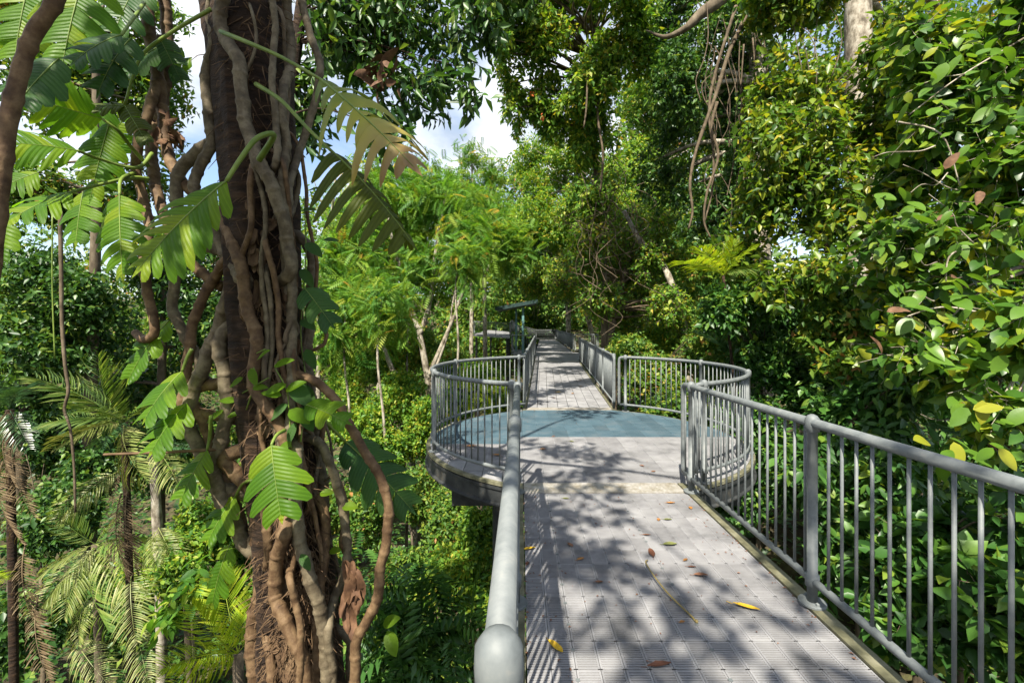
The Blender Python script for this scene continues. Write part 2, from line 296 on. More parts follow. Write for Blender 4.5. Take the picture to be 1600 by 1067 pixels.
def foliage(blobs, n, size, tpl=T2, per=7, droop=.45, up=.9, whorl=False, var=.35):
    """leaves on short twigs through the lumps of a crown -> verts, tris, twig segments"""
    B = np.array(blobs); wt = (B[:, 3] * B[:, 4] + B[:, 3] * B[:, 5] + B[:, 4] * B[:, 5]); wt /= wt.sum()
    nt = max(1, n // per); bi = R.choice(len(B), nt, p=wt)
    d = norm(R.normal(size=(nt, 3))); rr = R.uniform(.25, 1.0, nt) ** .5
    c = B[bi, :3] + d * rr[:, None] * B[bi, 3:6]
    td = norm(d * .8 + R.normal(size=(nt, 3)) * .55 + np.array([0, 0, -droop * .8]))
    tl = size * (1.1 if whorl else 2.6) * R.uniform(.7, 1.3, nt)
    p0 = c - td * tl[:, None] * .5
    k = np.arange(per); s = (np.full(per, .95) + R.uniform(-.1, .05, per)) if whorl else (k + .6) / per
    pos = p0[:, None] + td[:, None] * (tl[:, None] * s[None])[..., None]
    a = R.uniform(0, 6.28, nt)[:, None] + (k * 6.283 / per if whorl else k * 2.5)[None] + R.normal(size=(nt, per)) * .3
    h = np.where(np.abs(td[:, 2:3]) > .9, np.array([[1., 0, 0]]), np.array([[0, 0, 1.]])); u = norm(np.cross(td, h)); v = np.cross(td, u)
    side = u[:, None] * np.cos(a)[..., None] + v[:, None] * np.sin(a)[..., None]
    xd = norm(td[:, None] * .45 + side * .9 + np.array([0, 0, -droop * .6]) + R.normal(size=(nt, per, 3)) * .2)
    nz = norm(np.array([0, 0, up]) + R.normal(size=(nt, per, 3)) * .5 + d[:, None] * .35)
    sc = size * R.uniform(1 - var, 1 + var, nt * per)
    V, T = scatter(tpl, pos.reshape(-1, 3), xd.reshape(-1, 3), nz.reshape(-1, 3), sc, R.uniform(.8, 1.25, nt * per))
    return V, T, np.concatenate([p0, p0 + td * tl[:, None]], 1)
def sticks(seg, r):
    n = len(seg); a, b = seg[:, :3], seg[:, 3:]; t = norm(b - a); u = norm(np.cross(t, np.array([.3, .5, .81]))); v = np.cross(t, u)
    ring = [u, -.5 * u + .87 * v, -.5 * u - .87 * v]
    V = np.stack([a + q * r for q in ring] + [b + q * r * .5 for q in ring], 1)
    T0 = np.array([(0, 1, 4), (0, 4, 3), (1, 2, 5), (1, 5, 4), (2, 0, 3), (2, 3, 5)])
    return V.reshape(-1, 3), (T0[None] + (np.arange(n) * 6)[:, None, None]).reshape(-1, 3)
def ground_z(x, y):
    s = 1 / (1 + math.exp(-(x - 3.2) * 1.1)); b = 1 / (1 + math.exp(-(y - 64) * .11))
    return -7.5 + 4.3 * s + 15 * b + .5 * math.sin(x * .7 + y * .31) + .35 * math.sin(y * .9 - x * .4)
def wob(p0, p1, n=5, amp=.1):
    p0, p1 = Vector(p0), Vector(p1); L_ = (p1 - p0).length
    return spline([p0] + [p0.lerp(p1, i / n) + Vector((RR.gauss(0, 1), RR.gauss(0, 1), 0)) * amp * L_ * .2 for i in range(1, n)] + [p1], 4)
def tree(name, label, cat, base, path, r0, r1, blobs, n, size, lm, bm='bark_brown', tpl=T2, per=7, droop=.45, up=.9,
         k=6, f=.48, limbs=None, twigs=0, group=None, whorl=False, limb_r=None, lumped=True):
    """a tree or shrub: tapered trunk with limbs, and a crown of leaves. base=(x,y) on the ground, path=points above it"""
    z = ground_z(*base); root = empty(name, (base[0], base[1], z)); tag(root, label, cat, group)
    o = Vector((base[0], base[1], z)); mb = MB()
    pts = spline([Vector((base[0], base[1], z - .25))] + [Vector(p) for p in path], 6)
    m = len(pts); mb.tube([p - o for p in pts], [r0 + (r1 - r0) * (i / (m - 1)) ** .8 for i in range(m)], 10)
    lb = lumps(blobs, k, f) if lumped else blobs
    for j, b in enumerate(lb if limbs is None else lb[:limbs]):
        c = Vector(b[:3]); i0 = min(range(m), key=lambda i: (pts[i] - c).length + .35 * abs(i / m - .75) * (c - pts[-1]).length)
        mid = pts[i0].lerp(c, .5) + Vector((RR.gauss(0, .1), RR.gauss(0, .1), .12)) * (pts[i0] - c).length * .6
        rr = limb_r or r1 * .55
        mb.tube([p - o for p in spline([pts[i0], mid, c], 4)], [rr * (1 - .75 * q / 8) for q in range(9)], 5, False)
    mb.build('trunk', M[bm], root, True)
    n = int(n * (1.5 if tpl is T2 else 1.2))
    V, T, seg = foliage(lb, n, size, tpl, per, droop, up, whorl)
    me = mesh_tris('crown', V - np.array(o), T, M[lm], False)
    link(bpy.data.objects.new('crown', me), root)
    if twigs:
        V, T = sticks(seg, twigs); link(bpy.data.objects.new('twigs', mesh_tris('twigs', V - np.array(o), T, M[bm])), root)['kind'] = 'stuff'
    return root
# ------------------------------------------------------------------ terrain
def build_terrain():
    xs = np.concatenate([np.linspace(-250, -42, 14), np.linspace(-40, 40, 81), np.linspace(42, 250, 14)])
    ys = np.concatenate([np.linspace(-120, -16, 10), np.linspace(-14, 80, 95), np.linspace(84, 420, 14)])
    V = [(x, y, ground_z(x, y)) for y in ys for x in xs]; nx = len(xs)
    Fq = [(j * nx + i, j * nx + i + 1, (j + 1) * nx + i + 1, (j + 1) * nx + i) for j in range(len(ys) - 1) for i in range(nx - 1)]
    g = link(bpy.data.objects.new('terrain', mesh_tris('terrain', V, Fq, M['soil'], True)))
    tag(g, 'dark forest floor under the raised walkway', kind='structure')
build_terrain()

# ------------------------------------------------------------------ decks: tiles are pieces of the walkway
TW, TL = .117, .2012
def rib_tile(name, mat, wx, wy, ribs, h=.02, body=.02):
    """a moulded grating tile: a recessed bed, a raised border and cross ribs"""
    mb = MB(); hx, hy = wx / 2 - .0014, wy / 2 - .0035
    z0, z1, z2 = -body - h, -h, 0
    mb.box((0, 0, (z0 + z1) / 2), (2 * hx, 2 * hy, z1 - z0))
    e = .0095
    for s in (-1, 1): mb.add([(s * hx, -hy, z1), (s * (hx - e), -hy, z1), (s * (hx - e), hy, z1), (s * hx, hy, z1), (s * hx, -hy, z2), (s * (hx - e), -hy, z2), (s * (hx - e), hy, z2), (s * hx, hy, z2)],
                             [(4, 5, 6, 7) if s < 0 else (7, 6, 5, 4), (1, 2, 6, 5), (0, 4, 7, 3)])
    for s in (-1, 1): mb.box((0, s * (hy - .006), (z1 + z2) / 2), (2 * (hx - e), .011, h - .001))
    p = 2 * hy / ribs
    for i in range(ribs):
        y = -hy + p * (i + .5); a, b = p * .27, p * .22
        mb.add([(-hx + e, y - a, z1), (hx - e, y - a, z1), (hx - e, y - b, z2 - .001), (-hx + e, y - b, z2 - .001), (-hx + e, y + b, z2 - .001), (hx - e, y + b, z2 - .001), (hx - e, y + a, z1), (-hx + e, y + a, z1)],
               [(0, 1, 2, 3), (3, 2, 5, 4), (4, 5, 6, 7)])
    return mb.mesh(name, mat)
walk = tag(empty('near_walkway', (.85, 2.5, 0)), 'grey ribbed deck of the near walkway leading to the round platform', 'walkway', kind='structure')
def child(o, parent):
    o.parent = parent; o.matrix_parent_inverse = Matrix.Translation(-Vector(parent.location)); return o
def put(me, name, loc, parent, rot=(0, 0, 0)):
    o = bpy.data.objects.new(name, me); COL.objects.link(o); o.rotation_euler = rot
    o.location = Vector(loc) - Vector(parent.location); o.parent = parent; return o
tile_me = rib_tile('deck_tile', M['tile'], TW, TL, 12)
tilt = -math.atan(.025)
nx = 14; x0 = .028 + TW / 2
rows = 15
for j in range(rows):
    y = 4.58 - TL * (j + .5)
    for i in range(nx):
        put(tile_me, 'deck_tile', (x0 + i * TW, y, ramp_z(y)), walk, (tilt, 0, 0))
clip = MB().box((0, 0, .002), (.019, .015, .005)); clip.box((0, 0, .005), (.009, .009, .003)); clip_me = clip.mesh('fixing_clip', M['galv'])
for j in range(rows):
    for x in (x0 + TW * 1.5, x0 + TW * 7.5): put(clip_me, 'fixing_clip', (x, 4.58 - TL * (j + .35), ramp_z(4.58 - TL * (j + .35)) + .001), walk, (tilt, 0, 0))
yend = 4.58 - TL * rows
slab = MB(); slab.add([(.028, -4, ramp_z(-4) - .002), (1.666, -4, ramp_z(-4) - .002), (1.666, yend - .004, ramp_z(yend) - .002), (.028, yend - .004, ramp_z(yend) - .002)], [(0, 1, 2, 3)])
child(slab.build('rear_deck', M['tile']), walk)
def plate_strip(parent, P, nrm_bumps, w):
    """checker plate with raised lozenges. P = 4 corners (near left, near right, far right, far left)"""
    P = [Vector(p) for p in P]; mb = MB(); t = Vector((0, 0, -.02))
    mb.add(P + [p + t for p in P], [(0, 1, 2, 3), (0, 4, 5, 1), (1, 5, 6, 2), (2, 6, 7, 3), (3, 7, 4, 0)])
    a, b = nrm_bumps
    for j in range(b):
        for i in range(a):
            u = (i + .5 + .25 * (j % 2)) / a; v = (j + .5) / b
            c = P[0].lerp(P[1], u).lerp(P[3].lerp(P[2], u), v); s = w * .36; z = Vector((0, 0, .004))
            q = s if (i + j) % 2 else -s
            mb.add([c + Vector((-s, -q * .5, 0)), c + Vector((s * .25, -q * .6, 0)), c + Vector((s, q * .5, 0)), c + Vector((-s * .25, q * .6, 0)), c + z], [(0, 1, 4), (1, 2, 4), (2, 3, 4), (3, 0, 4)])
    child(mb.build('checker_plate', M['plate']), parent)
plate_strip(walk, [(.03, 4.585, .014), (1.66, 4.585, .014), (1.66, 4.87, .010), (.03, 4.87, .010)], (36, 6), .045)
def edge_beam(parent, name, pts, w=.06, h=.16, top=.0, mat='galv_stain'):
    """a steel edge angle along a deck: flat top flange and a deep web"""
    pts = [Vector(p) for p in pts]; V = []; Fc = []
    for i, p in enumerate(pts):
        t = (pts[min(i + 1, len(pts) - 1)] - pts[max(i - 1, 0)]); n = Vector((t.y, -t.x, 0)).normalized()
        for (a, z) in ((0, top), (w, top), (w, top - h), (w - .012, top - h), (w - .012, top - .014), (0, top - .014)): V.append(p + n * a + Vector((0, 0, z)))
    for i in range(len(pts) - 1):
        for k in range(6): Fc.append((i * 6 + k, i * 6 + (k + 1) % 6, i * 6 + 6 + (k + 1) % 6, i * 6 + 6 + k))
    Fc += [tuple(range(5, -1, -1)), tuple(range((len(pts) - 1) * 6, len(pts) * 6))]
    o = MB().add(V, Fc).build(name, M[mat]); child(o, parent); return o
edge_beam(walk, 'edge_beam', [(1.672, -4, ramp_z(-4)), (1.672, 4.86, 0)], .085, .2, .012)
edge_beam(walk, 'edge_beam', [(.022, 4.86, 0), (.022, -4, ramp_z(-4))], .075, .2, .012)
for x in (.35, 1.35):
    mb = MB(); mb.box((x, .4, -.17), (.12, 8.8, .16)); child(mb.build('joist', M['steel_dark']), walk)
for x in (.1, 1.6):
    g = ground_z(x, -.6); mb = MB(); mb.lathe([(.09, g - .3), (.09, -.06)], 12, (x, -.6, 0)); child(mb.build('column', M['steel_dark']), walk)

# round platform
PC = Vector((.94, 6.91, 0)); PR = 2.27
plat = tag(empty('round_platform', PC), 'round lookout platform with blue and grey ribbed deck', 'platform', kind='structure')
def clip_circle(poly, c, r, n=72):
    for k in range(n):
        a = 2 * math.pi * k / n; nx_, ny_ = math.cos(a), math.sin(a); out = []
        for i in range(len(poly)):
            p, q = poly[i], poly[(i + 1) % len(poly)]
            dp = (p[0] - c[0]) * nx_ + (p[1] - c[1]) * ny_ - r; dq = (q[0] - c[0]) * nx_ + (q[1] - c[1]) * ny_ - r
            if dp <= 0: out.append(p)
            if (dp < 0 < dq) or (dq < 0 < dp):
                t = dp / (dp - dq); out.append((p[0] + (q[0] - p[0]) * t, p[1] + (q[1] - p[1]) * t))
        poly = out
        if len(poly) < 3: return []
    return poly
PW, PL = .234, .402
tg = rib_tile('deck_tile', M['tile'], PW, PL, 20); tb = rib_tile('deck_tile', M['tile_blue'], PW, PL, 20)
for j in range(13):
    for i in range(21):
        cx, cyy = .145 + (i - 7) * PW, YN + .02 + (j + .5) * PL - .12 + .1
        g = .004; q = [(cx - PW / 2 + g, cyy - PL / 2 + g), (cx + PW / 2 - g, cyy - PL / 2 + g), (cx + PW / 2 - g, cyy + PL / 2 - g), (cx - PW / 2 + g, cyy + PL / 2 - g)]
        if cyy - PL / 2 < YN - .02 and False: continue
        rr = [math.hypot(a - PC.x, b - PC.y) for a, b in q]
        blue = cyy > 6.75 or (cyy > 6.35 and cx < -.25)
        if max(rr) <= PR: put(tb if blue else tg, 'deck_tile', (cx, cyy, 0), plat); continue
        pl = clip_circle(q, PC, PR)
        if len(pl) < 3: continue
        A = abs(sum(pl[k][0] * pl[(k + 1) % len(pl)][1] - pl[(k + 1) % len(pl)][0] * pl[k][1] for k in range(len(pl)))) / 2
        if A < .002: continue
        m_ = len(pl); mb = MB(); mb.add([(a - PC.x, b - PC.y, 0) for a, b in pl] + [(a - PC.x, b - PC.y, -.04) for a, b in pl],
               [tuple(range(m_))] + [(k, k + m_, (k + 1) % m_ + m_, (k + 1) % m_) for k in range(m_)])
        o = mb.build('deck_tile', M['tile_blue' if blue else 'tile'], plat)
def ring(name, prof, n, mat, parent, z0=0):
    V = []; Fc = []; m_ = len(prof)
    for k in range(n):
        a = 2 * math.pi * k / n
        for r, z in prof: V.append((r * math.cos(a), r * math.sin(a), z + z0))
    for k in range(n):
        for i in range(m_): Fc.append((k * m_ + i, ((k + 1) % n) * m_ + i, ((k + 1) % n) * m_ + (i + 1) % m_, k * m_ + (i + 1) % m_))
    return MB().add(V, Fc).build(name, mat, parent, False)
ring('rim_plate', [(PR + .004, -.045), (PR + .004, -.004), (PR + .06, -.004), (PR + .06, -.035)], 96, M['galv_stain'], plat)
ring('rim_beam', [(PR + .03, -.25), (PR + .03, -.049), (PR + .062, -.049), (PR + .062, -.08), (PR + .045, -.09), (PR + .045, -.225), (PR + .075, -.235), (PR + .075, -.25)], 96, M['steel_dark'], plat)
for (x, ln, yy) in ((-.9, 3.4, 0), (.9, 3.4, 0), (0, 4.3, 0)):
    mb = MB(); mb.box((x, yy, -.17), (.14, ln, .22)); mb.build('joist', M['steel_dark'], plat)
mb = MB(); mb.box((0, -1.15, -.42), (3.6, .2, .26)); mb.build('cross_beam', M['steel_dark'], plat)
mb = MB(); mb.box((0, 1.15, -.42), (3.6, .2, .26)); mb.build('cross_beam', M['steel_dark'], plat)
for x, y in ((-1.2, -1.15), (1.2, -1.15), (-1.2, 1.15), (1.2, 1.15)):
    g = ground_z(PC.x + x, PC.y + y); mb = MB(); mb.lathe([(.1, g - .3), (.1, -.551)], 14, (x, y, 0)); mb.build('column', M['steel_dark'], plat)

# far walkway, level, bearing a little to the right
YF = 9.0
def xl(y): return .10 + .045 * (y - 8.94)
def xr(y): return 1.80 + .069 * (y - 8.94)
far = tag(empty('far_walkway', (1, 14, 0)), 'grey ribbed deck of the far walkway running on to the shelter', 'walkway', kind='structure')
fy = 9.30; cnt = 0
while fy < 17.0:
    ncol = 8
    for i in range(ncol):
        a0, a1 = i / ncol, (i + 1) / ncol; g = .005
        mb = MB(); y0, y1 = fy + g, fy + PL - g
        X = lambda a, y: xl(y) + (xr(y) - xl(y)) * a
        mb.add([(X(a0, y0) + g - 1, y0 - 14, 0), (X(a1, y0) - g - 1, y0 - 14, 0), (X(a1, y1) - g - 1, y1 - 14, 0), (X(a0, y1) + g - 1, y1 - 14, 0),
                (X(a0, y0) + g - 1, y0 - 14, -.04), (X(a1, y0) - g - 1, y0 - 14, -.04), (X(a1, y1) - g - 1, y1 - 14, -.04), (X(a0, y1) + g - 1, y1 - 14, -.04)],
               [(0, 1, 2, 3), (0, 4, 5, 1), (1, 5, 6, 2), (2, 6, 7, 3), (3, 7, 4, 0)])
        mb.build('deck_tile', M['tile'], far); cnt += 1
    fy += PL
def sheet(name, P, mat, parent, t=.05):
    P = [Vector(p) for p in P]; n = len(P); mb = MB()
    mb.add(P + [p - Vector((0, 0, t)) for p in P], [tuple(range(n)), tuple(range(2 * n - 1, n - 1, -1))] + [(k, k + n, (k + 1) % n + n, (k + 1) % n) for k in range(n)])
    o = mb.build(name, mat); child(o, parent); return o
sheet('deck_panel', [(xl(fy), fy, -.001), (xr(fy), fy, -.001), (xr(20.5), 20.5, -.001), (xl(20.5), 20.5, -.001)], M['tile'], far)
plate_strip(far, [(xl(9.0), 9.02, .008), (xr(9.0), 9.02, .008), (xr(9.29), 9.29, .004), (xl(9.29), 9.29, .004)], (34, 5), .045)
plate_strip(far, [(xl(20.5), 20.51, .006), (xr(20.5), 20.51, .006), (xr(20.9), 20.9, .006), (xl(20.9), 20.9, .006)], (30, 5), .05)
sheet('landing_deck', [(xl(20.9), 20.92, 0), (xr(20.9) + .1, 20.92, 0), (4.7, 21.6, 0), (4.7, 27.4, 0), (3.15, 27.4, 0), (-.55, 30.5, 0), (-.55, 25.6, 0), (.85, 25.0, 0)], M['tile'], far)
sheet('deck_panel', [(.95, 27.42 + 1.2, .004), (3.15, 27.42, .004), (3.75, 48, .004), (1.95, 48, .004)], M['tile'], far)
edge_beam(far, 'edge_beam', [(xr(9) + .004, 9.02, 0), (xr(20.5) + .004, 20.5, 0)], .07, .2, .008)
edge_beam(far, 'edge_beam', [(xl(24.9) - .004, 24.9, 0), (xl(9) - .004, 9.02, 0)], .07, .2, .008)
for s in (.2, .8):
    mb = MB(); a, b = Vector((xl(9.2) + (xr(9.2) - xl(9.2)) * s, 9.2, -.15)), Vector((xl(20.5) + (xr(20.5) - xl(20.5)) * s, 20.5, -.15))
    c = (a + b) / 2; mb.box(c, (.12, (b - a).length, .18), -math.atan2(b.x - a.x, b.y - a.y)); child(mb.build('joist', M['steel_dark']), far)
for y in (14.5, 20.7, 26.5, 34, 42):
    for x in (xl(y) + .2, xr(y) - .2):
        g = ground_z(x, y); mb = MB(); mb.lathe([(.09, g - .3), (.09, -.06)], 10, (x, y, 0)); child(mb.build('column', M['steel_dark']), far)

# ------------------------------------------------------------------ railings
RH, RB = 1.06, .135
def bal_mesh(h, r, n=7): 
    return MB().lathe([(r, 0), (r, h)], n).mesh('baluster', M['galv'], True)
BAL = bal_mesh(RH - RB, .0085); 
def post_mesh(r=.028, n=14):
    mb = MB()
    mb.lathe([(r, .012), (r, RB - .035), (r * 1.35, RB - .033), (r * 1.38, RB + .033), (r, RB + .035), (r, RH - .055), (r * 1.36, RH - .05), (r * 1.42, RH - .01), (r * 1.36, RH + .024), (r * .9, RH + .042), (r * .3, RH + .05)], n)
    return mb.mesh('post', M['galv'], True)
POST = post_mesh()
pm = MB(); pm.lathe([(.075, 0), (.075, .011), (.07, .013)], 16)
for sx in (-1, 1): pm.lathe([(.012, .013), (.012, .026), (.009, .028)], 6, (sx * .052, 0, 0))
PLATE = pm.mesh('base_plate', M['galv'])
def railing(name, label, path, posts, group='walkway railings', spacing=.105, ends=(True, True), hr=.0275, br=.022, sides=14, plates=True):
    """path: points on the deck edge; posts: distances along it"""
    P = [Vector(p) for p in path]; root = tag(empty(name, P[0]), label, 'railing', group); o = P[0]
    d = [0]
    for a, b in zip(P, P[1:]): d.append(d[-1] + (b - a).length)
    Lt = d[-1]
    def pt(s):
        s = max(0, min(Lt, s))
        for i in range(len(d) - 1):
            if s <= d[i + 1] + 1e-9: return P[i].lerp(P[i + 1], (s - d[i]) / max(1e-9, d[i + 1] - d[i]))
        return P[-1]
    up = Vector((0, 0, 1))
    def loop_end(s0, s1):                       # the handrail bends down into a closing upright
        a, b = pt(s0) - o, pt(s1) - o
        return [a.lerp(b, .0) + up * RH, a.lerp(b, .62) + up * (RH - .006), a.lerp(b, .92) + up * (RH - .035), b + up * (RH - .10), b + up * (RB + .05), b + up * RB]
    hp = []
    if ends[0]: hp += loop_end(.1, 0)[::-1]
    inner = [s for s in d if (.1 if ends[0] else -1) < s < Lt - (.1 if ends[1] else -1)]
    hp += [pt(s) - o + up * RH for s in inner]
    if ends[1]: hp += loop_end(Lt - .1, Lt)
    MB().tube(hp, hr, sides).build('handrail', M['galv'], root, True)
    MB().tube([p - o + up * RB for p in P], br, max(8, sides - 4)).build('bottom_rail', M['galv'], root, True)
    for s in posts:
        p = put(POST, 'post', pt(s), root)
        if plates:
            q = bpy.data.objects.new('base_plate', PLATE); COL.objects.link(q); q.parent = p
            a, b = pt(s - .05), pt(s + .05); q.rotation_euler = (0, 0, math.atan2(b.y - a.y, b.x - a.x)); q.location = (0, 0, .001)
    s = spacing * .6
    while s < Lt:
        if min([abs(s - q) for q in posts] + [9]) > .045: put(BAL, 'baluster', pt(s) + up * RB, root)
        s += spacing
    return root
def lin(a, b, n=2): return [Vector(a).lerp(Vector(b), i / (n - 1)) for i in range(n)]
def z3(x, y): return (x, y, ramp_z(y) + .014)
railing('railing', 'straight grey steel railing nearest the camera on the right of the deck', lin(z3(1.715, -1.2), z3(1.715, 4.80)), [.06, 1.97, 3.88, 5.785], ends=(False, True))
railing('railing', 'grey steel railing seen end-on along the near deck beside the vine tree', lin(z3(-.035, .72), z3(-.035, 4.62)), [.0, 1.95, 3.85], ends=(False, False))
def arc(a0, a1, n=30, r=2.25): return [PC + Vector((math.cos(math.radians(a0 + (a1 - a0) * i / (n - 1))) * r, math.sin(math.radians(a0 + (a1 - a0) * i / (n - 1))) * r, .0)) for i in range(n)]
railing('railing', 'curved grey railing round the side of the platform nearer the vine tree', arc(-114.5, -247.5, 34), [.12, 1.75, 3.5, 5.09], ends=(False, False))
railing('railing', 'curved grey railing round the side of the platform nearer the big-leaf bushes', arc(-66, 64, 34), [.14, 1.7, 3.4, 4.98], ends=(True, True))
def posts_along(L_, step=1.95): return [.08 + i * (L_ - .16) / max(1, round(L_ / step)) for i in range(max(1, round(L_ / step)) + 1)]
def rail_line(label, pts, ends=(True, True)):
    L_ = sum((Vector(b) - Vector(a)).length for a, b in zip(pts, pts[1:]))
    return railing('railing', label, pts, posts_along(L_), ends=ends, sides=8, plates=False)
rail_line('long straight railing of the far walkway, on the shelter side', [(xl(9.05) - .04, 9.06, .01), (xl(24.8) - .04, 24.8, .01)])
rail_line('long straight railing of the far walkway, opposite the shelter', [(xr(9.05) + .05, 9.06, .01), (xr(20.6) + .05, 20.6, .01)])
rail_line('short railing jutting out in front of the shelter', [(-.52, 25.62, .01), (.82, 25.05, .01)])
rail_line('railing running back beside the shelter posts', [(-.52, 25.75, .01), (-.52, 30.3, .01)])
rail_line('railing at the side landing crossing toward the twisted trunk', [(3.2, 27.35, .01), (4.65, 27.35, .01)])
rail_line('farthest straight railing leading to the dark end of the walkway', [(3.17, 27.6, .01), (3.78, 48, .01)])
rail_line('railing crossing the dark far end of the walkway', [(3.7, 48.1, .01), (1.6, 48.6, .01), (-.2, 46.6, .5), (-.8, 43.2, .95)])
# raised walkway branch behind the shelter
br = tag(empty('side_walkway', (-2, 40, 0)), 'raised side walkway on posts behind the pale straight trunk', 'walkway', kind='structure')
sheet('deck_panel', [(-3.9, 37.5, .85), (-.9, 36, .70), (-.9, 43, .95), (-3.2, 45, 1.1)], M['tile'], br, .14)
for x, y in ((-3.7, 37.9), (-1.1, 36.5), (-1.1, 42.3), (-2.9, 43.8)):
    g = ground_z(x, y); mb = MB(); mb.lathe([(.09, g - .3), (.09, .6)], 8, (x, y, 0)); child(mb.build('column', M['steel_dark']), br)
rail_line('railing of the raised side walkway beyond the pale straight trunk', [(-3.9, 37.5, .85), (-.9, 36, .70), (-.9, 42.9, .95)])
# shelter
sh = tag(empty('shelter', (.2, 28, 0)), 'small open shelter with a dark green skillion roof on posts', 'shelter')
V = [(-1.5, 26.2, 2.62), (1.0, 26.2, 3.08), (.95, 30.8, 3.08), (-1.45, 30.8, 2.62)]
sheet('roof', V, M['roof'], sh, .10)
MB().add([(-1.47, 26.14, 2.46), (.97, 26.14, 2.92), (.97, 26.14, 3.13), (-1.47, 26.14, 2.67), (-1.47, 26.19, 2.46), (.97, 26.19, 2.92), (.97, 26.19, 3.13), (-1.47, 26.19, 2.67)], [(0, 1, 2, 3), (7, 6, 5, 4), (3, 2, 6, 7), (0, 4, 5, 1), (0, 3, 7, 4), (1, 5, 6, 2)]).build('fascia', M['roof'], None); child(bpy.data.objects['fascia'], sh)
for x, y in ((.12, 26.6), (.12, 30.3), (-.3, 28.5)):
    mb = MB(); mb.box((x, y, 1.33), (.13, .13, 2.62)); child(mb.build('post', M['teal']), sh)
# ------------------------------------------------------------------ vine-clad tree at the walkway's edge
VY = 2.5
g = ground_z(-1.3, VY)
vt = tag(empty('vine_tree', (-1.35, VY, g)), 'large dark trunk wrapped in thick climbing vine stems beside the near walkway', 'tree')
vo = Vector(vt.location)
tp = [(365, -420, 86), (370, -200, 84), (386, 0, 60), (396, 130, 56), (404, 300, 53), (412, 480, 51), (428, 640, 50), (452, 780, 51), (466, 900, 55), (470, 1067, 62), (468, 1400, 84), (462, 2600, 120), (460, 3300, 140)]
ctr = [at(a, b, VY) for a, b, c in tp]; rad = [c * VY / F for a, b, c in tp]
cs = spline(ctr, 8); rs = [rad[min(i // 8, len(rad) - 2)] * (1 - (i % 8) / 8) + rad[min(i // 8 + 1, len(rad) - 1)] * ((i % 8) / 8) for i in range(len(cs))]
V, Fc = tube_data([p - vo for p in cs], rs, 28)
V = [Vector(p) for p in V]
for i, p in enumerate(V):
    c = cs[i // 28] - vo; d = p - c; a = (i % 28) / 28 * 6.283; z = p.z
    V[i] = c + d * (1 + .07 * math.sin(3 * a + z * 1.7) + .045 * math.sin(7 * a - z * 3.1) + RR.uniform(-.03, .03))
MB().add(V, Fc).build('trunk', M['bark_dark'], vt, True)
def tube_part(name, pts, rad, mat, parent, n=8, per=6, knuckle=0.):
    sp = spline(pts, per); m = len(sp)
    r = rad if hasattr(rad, '__len__') else [rad, rad]
    rr = [r[0] + (r[1] - r[0]) * i / (m - 1) for i in range(m)]
    if knuckle:                                  # ring scars where leaves have fallen, and a slight kink at each
        d = [0.]
        for p_, q_ in zip(sp, sp[1:]): d.append(d[-1] + (q_ - p_).length)
        nodes = [RR.uniform(.02, .08)]
        while nodes[-1] < d[-1]: nodes.append(nodes[-1] + RR.uniform(.055, .14))
        out = []; q = []; j = 0; ph = RR.uniform(0, 6)
        for s_ in np.arange(0, d[-1],   .010 if d[-1] < 4 else .03):
            while d[j + 1] < s_: j += 1
            t = (s_ - d[j]) / max(1e-9, d[j + 1] - d[j]); r_ = rr[j] + (rr[j + 1] - rr[j]) * t
            i = min(range(len(nodes)), key=lambda k: abs(nodes[k] - s_)); g_ = (s_ - nodes[i]) / .008
            out.append(sp[j].lerp(sp[j + 1], t) + Vector((math.sin(s_ * 31 + ph), 0, math.cos(s_ * 23 + ph))) * r_ * .10)
            q.append(r_ * (.96 + .02 * math.sin(s_ * 40 + ph) + knuckle * 1.1 * math.exp(-g_ * g_)))
        sp, rr = out, q
    mb = MB().tube([p - Vector(parent.matrix_world.translation if False else parent.location) for p in sp], rr, n)
    return mb.build(name, M[mat], parent, True)
TK = list(zip([b for a, b, c in tp], [a for a, b, c in tp], [c for a, b, c in tp]))
def trunk_front(px, py, extra=0.):
    """depth of the trunk's surface under a pixel, so the stems lie on the bark"""
    for (b0, a0, c0), (b1, a1, c1) in zip(TK, TK[1:]):
        if b0 <= py <= b1:
            t = (py - b0) / (b1 - b0); cx = a0 + (a1 - a0) * t; rp_ = c0 + (c1 - c0) * t; break
    else: return VY
    u = (px - cx) / rp_; r = rp_ * VY / F
    return VY - (r * math.sqrt(max(0, 1 - u * u)) if abs(u) < 1 else 0) - extra
def core(py): return next((a0 + (a1 - a0) * (py - b0) / (b1 - b0) for (b0, a0, c0), (b1, a1, c1) in zip(TK, TK[1:]) if b0 <= py <= b1), 400)
def stem(name, pts, rpx, mat='vine', off=0.0, knuckle=.16, n=10, Y=None):
    P = []; rm = (rpx if not hasattr(rpx, '__len__') else rpx[0]) * 2.3 / F
    for p in pts:
        y = Y if Y else (p[2] if len(p) > 2 else trunk_front(p[0], p[1], rm * .7 + off))
        P.append(at(p[0], p[1], y))
    r = [q * .86 for q in (rpx if hasattr(rpx, '__len__') else (rpx, rpx))]
    if -30 < pts[0][1] < 1080: P.insert(0, at(core(pts[0][1] - 25), pts[0][1] - 25, VY))
    if -30 < pts[-1][1] < 1080: P.append(at(core(pts[-1][1] + 25), pts[-1][1] + 25, VY))
    return tube_part(name, P, [r[0] * P[0].y / F, r[1] * P[-1].y / F], mat, vt, n, 4, knuckle)
